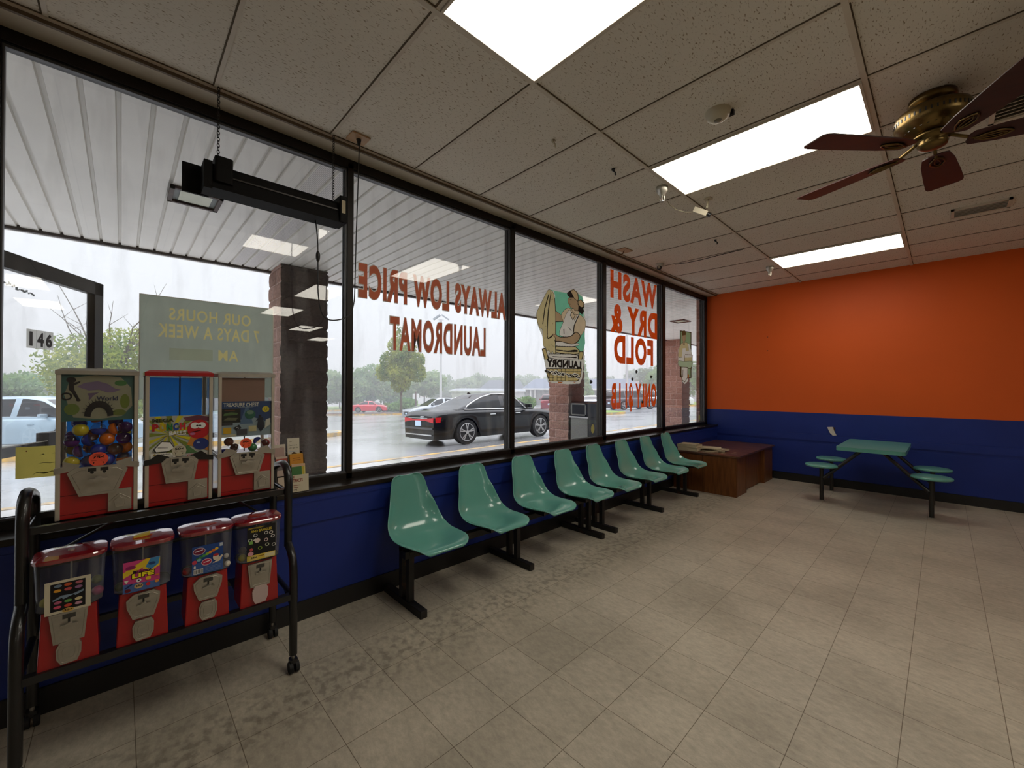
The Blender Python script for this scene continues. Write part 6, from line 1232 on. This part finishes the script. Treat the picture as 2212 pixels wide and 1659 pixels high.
# buildings, turned to run along the direction of the far road
def building(name, label, P0, ang, Wd, Dp, zg, ze, zr, wallm, roofm, inset=3.0, hip=True):
    t = thing(name, label, 'building', (P0[0], P0[1], zg)); c, s = cos(ang), sin(ang)
    def T(a, d, z): return (P0[0]+c*a-s*d, P0[1]+s*a+c*d, z)
    b = MB(); P = [T(0, 0, zg), T(Wd, 0, zg), T(Wd, Dp, zg), T(0, Dp, zg), T(0, 0, ze), T(Wd, 0, ze), T(Wd, Dp, ze), T(0, Dp, ze)]
    b.add(P, [(0, 1, 5, 4), (1, 2, 6, 5), (2, 3, 7, 6), (3, 0, 4, 7)], wallm); b.build('wall', t)
    o = .7; E = [T(-o, -o, ze), T(Wd+o, -o, ze), T(Wd+o, Dp+o, ze), T(-o, Dp+o, ze), T(inset, inset, zr), T(Wd-inset, inset, zr), T(Wd-inset, Dp-inset, zr), T(inset, Dp-inset, zr)]
    b = MB(); b.add(E, [(0, 1, 5, 4), (1, 2, 6, 5), (2, 3, 7, 6), (3, 0, 4, 7), (4, 5, 6, 7), (3, 2, 1, 0)], roofm); b.build('roof', t)
    b = MB(); E2 = [(p[0], p[1], ze-.25) for p in E[:4]]+[(p[0], p[1], ze+.02) for p in E[:4]]; b.add(E2, [(0, 1, 5, 4), (1, 2, 6, 5), (2, 3, 7, 6), (3, 0, 4, 7)], flat((222, 222, 222))); b.build('eave_board', t)
    return t, T
STONE = mat('grey_field_stone', (150, 150, 148), .8, var=(1.6, .4, .42, .58), bump=(3, .6, .1)); ROOF = mat('grey_blue_metal_roof', (112, 122, 140), .5, var=(.5, .1)); WHW = mat('white_building_wall', (206, 204, 202), .7, var=(1, .08))
A_ = math.atan2(.72, .69)
bt, T = building('restaurant_building', 'low stone restaurant with a grey blue hipped roof behind the laundry lady window', (-50.3, 54.5), A_, 21, 12, -2.2, 1.15, 3.0, STONE, ROOF, 1.6)
for a in (.5, 1.3): MB().cyl(T(a, -.45, -2.1), T(a, -.45, .95), .14, WHW, n=8).build('porch_post', bt)
bt2, T2 = building('mansard_building', 'pale flat shop building with a dark raised roof behind the black sedan', (-76.5, 56.0), A_, 17, 12, -2.8, .55, 1.0, WHW, mat('pale_flat_roof', (150, 156, 164), .6), .8)
P = [T2(6.2, 1, .9), T2(17, 1, .9), T2(17, 9, .9), T2(6.2, 9, .9), T2(8.6, 2.5, 3.0), T2(16, 2.5, 3.0), T2(16, 7, 3.0), T2(8.6, 7, 3.0)]
b = MB(); b.add(P, [(0, 1, 5, 4), (1, 2, 6, 5), (2, 3, 7, 6), (3, 0, 4, 7), (4, 5, 6, 7)], mat('dark_mansard', (104, 110, 120), .6)); b.build('raised_roof', bt2)
building('far_shop_building', 'long pale building seen between the WASH DRY FOLD letters and ONLY $1 LB', (-52, 96), A_-.1, 16, 10, -2.2, 1.6, 3.0, WHW, mat('brown_shop_roof', (130, 120, 120), .7), 1.5)

LG = [leaf_mat('leaf_green', (96, 124, 70), (176, 180, 90)), leaf_mat('leaf_mid', (104, 138, 90), (140, 166, 104)), leaf_mat('leaf_pale', (120, 150, 108), (160, 178, 126)), leaf_mat('leaf_grey', (120, 144, 118), (156, 172, 140))]
BARK = mat('tree_bark', (104, 92, 76), .9, var=(6, .3), bump=(12, .6, .03))
def foliage(blobs, n, size, m, seed=1):
    rnd = random.Random(seed); b = MB(); vs = []; fs = []
    tot = sum(r[3]*r[4]*r[5] for r in blobs)
    for (cx, cy, cz, rx, ry, rz) in blobs:
        k = int(n*rx*ry*rz/tot)+1
        for _ in range(k):
            while True:
                p = Vector((rnd.uniform(-1, 1), rnd.uniform(-1, 1), rnd.uniform(-1, 1)))
                if .25 < p.length < 1: break
            p = p*(1+.12*rnd.random()) if rnd.random() < .3 else p
            c = Vector((cx+p.x*rx, cy+p.y*ry, cz+p.z*rz)); u = Vector((rnd.gauss(0, 1), rnd.gauss(0, 1), rnd.gauss(0, 1))).normalized(); v = u.orthogonal().normalized(); s_ = size*rnd.uniform(.6, 1.3)
            o = len(vs); vs += [c-u*s_, c+v*s_*.55, c+u*s_, c-v*s_*.55]; fs.append((o, o+1, o+2, o+3))
    b.add(vs, fs, m); return b
def tree_mesh(kind, seed):
    rnd = random.Random(seed)
    if kind == 'oval':   bl = [(0, 0, 3.5, 1.5, 1.5, 1.0), (-1.3, -1.2, 3.6, .9, .9, .8), (1.3, 1.2, 3.5, .9, .9, .8), (-1.0, -.9, 4.6, .9, .9, .8), (1.0, 1.1, 4.6, 1.0, 1.0, .8), (.2, .1, 5.0, 1.1, 1.1, 1.0), (.8, .7, 5.6, .6, .6, .6), (-.5, -.5, 5.9, .7, .7, .7), (-.1, -.2, 6.8, .4, .4, .8), (0, 0, 2.5, 1.0, 1.0, .7)]
    elif kind == 'round': bl = [(rnd.uniform(-2.2, 2.2), rnd.uniform(-2.2, 2.2), rnd.uniform(1.6, 5.6), rnd.uniform(1.5, 2.3), rnd.uniform(1.5, 2.3), rnd.uniform(1.3, 1.9)) for _ in range(11)]
    elif kind == 'cone': bl = [(0, 0, 1.6+i*.9, 2.2*(1-i/9), 2.2*(1-i/9), .8) for i in range(9)]
    else: bl = [(rnd.uniform(-1.2, 1.2), rnd.uniform(-1.2, 1.2), rnd.uniform(.5, 1.1), .9, .9, .7) for _ in range(6)]
    return bl
def tree(kind, x, y, s, label, m, n=2600, size=.2, seed=1, group=None, name='tree', trunk=True, zoff=0):
    t = thing(name, label, 'shrub' if kind == 'bush' else 'tree', (x, y, gz(x)+zoff), group)
    foliage(tree_mesh(kind, seed), n, size, m, seed).build('foliage', t, world=False)
    if trunk:
        b = MB(); top = 5.5 if kind != 'bush' else 1
        b.tube([(0, 0, -.1), (.03, .02, .9), (0, 0, 2.0), (.05, -.03, top*.6), (0, 0, top)], [.17, .14, .11, .07, .03], BARK, n=8)
        for k in range(5): a = k*1.3; z = 1.5+.45*k; b.tube([(0, 0, z), (.5*cos(a), .5*sin(a), z+.6), (1.1*cos(a), 1.1*sin(a), z+1.5)], [.06, .04, .015], BARK, n=6)
        b.build('trunk', t, world=False)
    t.scale = (s, s, s); return t
it = tree('oval', -35.3, 20.6, 1.16, 'young oval crowned tree in the parking island behind LAUNDROMAT', LG[0], 9500, .115, 3); it.scale = (.97, .97, 1.18)
# tree with bare twigs, left of the hours board
t = tree('round', -28.3, -.35, .88, 'leafy tree with bare dead branches beside the open glass door', LG[0], 13000, .12, 8)
b = MB(); rnd = random.Random(4)
for k in range(14):
    a = rnd.uniform(0, 6.28); l = rnd.uniform(2.2, 4.2); p = [Vector((.0, 0, 3.2))]
    for i in range(6): p.append(p[-1]+Vector((cos(a)*.35*l/3+rnd.uniform(-.2, .2), sin(a)*.35*l/3+rnd.uniform(-.2, .2), l/4.2+rnd.uniform(-.25, .35))))
    b.tube(p, [.07, .055, .045, .035, .025, .018, .008], BARK, n=5)
    for q in (3, 4, 5):
        d = Vector((rnd.uniform(-1, 1), rnd.uniform(-1, 1), rnd.uniform(.1, 1)))*.8; b.tube([p[q], p[q]+d*.5, p[q]+d], [.02, .013, .005], BARK, n=4)
b.build('bare_branch', t, world=False)
tree('bush', -25.2, 27.4, .85, 'rounded green bush beside the maroon wagon', LG[1], 4000, .11, 5, name='bush', trunk=False)
for (x, y, s, lb) in ((-47, 28.2, 1.0, 'low green shrub bed right of the red sedan'), (-46, 25.8, .8, 'low green shrubs beside the parking lot tree trunk'), (-52, 17.0, .9, 'low green shrubs left of the red sedan')):
    tree('bush', x, y, s, lb, LG[1], 1400, .2, int(s*10), name='shrub_bed', trunk=False)
tree('cone', -37, 52, 1.15, 'pointed conifer rising above the restaurant roof', LG[2], 2600, .3, 2, name='conifer')
# hazy rows beyond the lot: three tree meshes reused
protos = [tree('round', -78, 26, 1.15, 'hazy green broadleaf tree in the row beyond the red sedan', LG[2], 3600, .34, 21, group='hazy tree row beyond the lot'), tree('round', -74, 33, 1.2, 'hazy green broadleaf tree in the row beyond the red sedan', LG[1], 3600, .34, 22, group='hazy tree row beyond the lot'), tree('round', -95, 90, 1.3, 'pale grey green tree in the far misty row behind the buildings', LG[3], 3200, .4, 23, group='far misty trees behind the buildings')]
rnd = random.Random(11)
row = []
for i in range(7): row.append((-112+i*3+rnd.uniform(-2, 2), 66+i*8, rnd.uniform(1.2, 1.5), i % 2, 'tall hazy tree in the deep row behind the mansard building'))
for i in range(7): row.append((-82+i*2.6+rnd.uniform(-2, 2), 16+i*4.6, rnd.uniform(.95, 1.25), i % 2, 'hazy green broadleaf tree in the row beyond the red sedan'))
for i in range(7): row.append((-75-rnd.uniform(0, 8), -32+i*6.5, rnd.uniform(.8, 1.1), 2 if i % 2 else 0, 'hazy pale tree in the row behind the minivan and the open door'))
for (x, y, s, k) in ((-44, -6.2, .62, 1), (-42, -9.6, .6, 0), (-40, -12, .55, 1)): row.append((x, y, s, k, 'mid green low tree directly behind the pale blue minivan'))
for i in range(9): row.append((-104+i*9.5, 98+i*6.0, rnd.uniform(1.1, 1.5), 2, 'pale grey green tree in the far misty row behind the buildings'))
for (x, y, s, k) in ((-47, 14.0, .82, 1), (-50, 12.0, .8, 0)): row.append((x, y, s, k, 'green tree seen between the near column and the second window'))
for (x, y, s, k) in ((-22, 66, 1.0, 1), (-28, 70, 1.1, 0), (-14, 78, 1.1, 2), (-34, 78, 1.2, 1), (-40, 84, 1.2, 2)): row.append((x, y, s, k, 'green tree beyond the grass verge in the fourth and last windows'))
GR = {'tall hazy': 'deep tree row behind the mansard building', 'hazy green': 'hazy tree row beyond the lot', 'hazy pale': 'tree row behind the minivan', 'mid green': 'low trees behind the minivan', 'pale grey': 'far misty trees behind the buildings', 'green tree': 'trees beside the near column'}
for (x, y, s, k, lb) in row:
    c_ = copy_tree(protos[k], loc=(x, y, gz(max(x, -130))), label=lb, rz=rnd.uniform(0, 6), scale=(s, s, s*rnd.uniform(.9, 1.1)))
    c_['group'] = 'trees beyond the verge' if 'verge' in lb else [v for g_, v in GR.items() if lb.startswith(g_)][0]

# ------------------------------------------------------------------ rain haze over the lot (a thin homogeneous volume)
hm = bpy.data.materials.new('rain_haze'); hm.use_nodes = True; n_ = hm.node_tree; n_.nodes.clear()
o_ = n_.nodes.new('ShaderNodeOutputMaterial'); v_ = n_.nodes.new('ShaderNodeVolumeScatter'); v_.inputs['Color'].default_value = (.93, .96, 1, 1); v_.inputs['Density'].default_value = .0075; v_.inputs['Anisotropy'].default_value = .0
n_.links.new(v_.outputs[0], o_.inputs['Volume'])
hz = MB().box((-190, -110, -9), (-12, 190, 26), hm).build('rain_haze'); tag(hz, 'thin grey rain haze hanging over the parking lot', 'haze', kind='stuff')
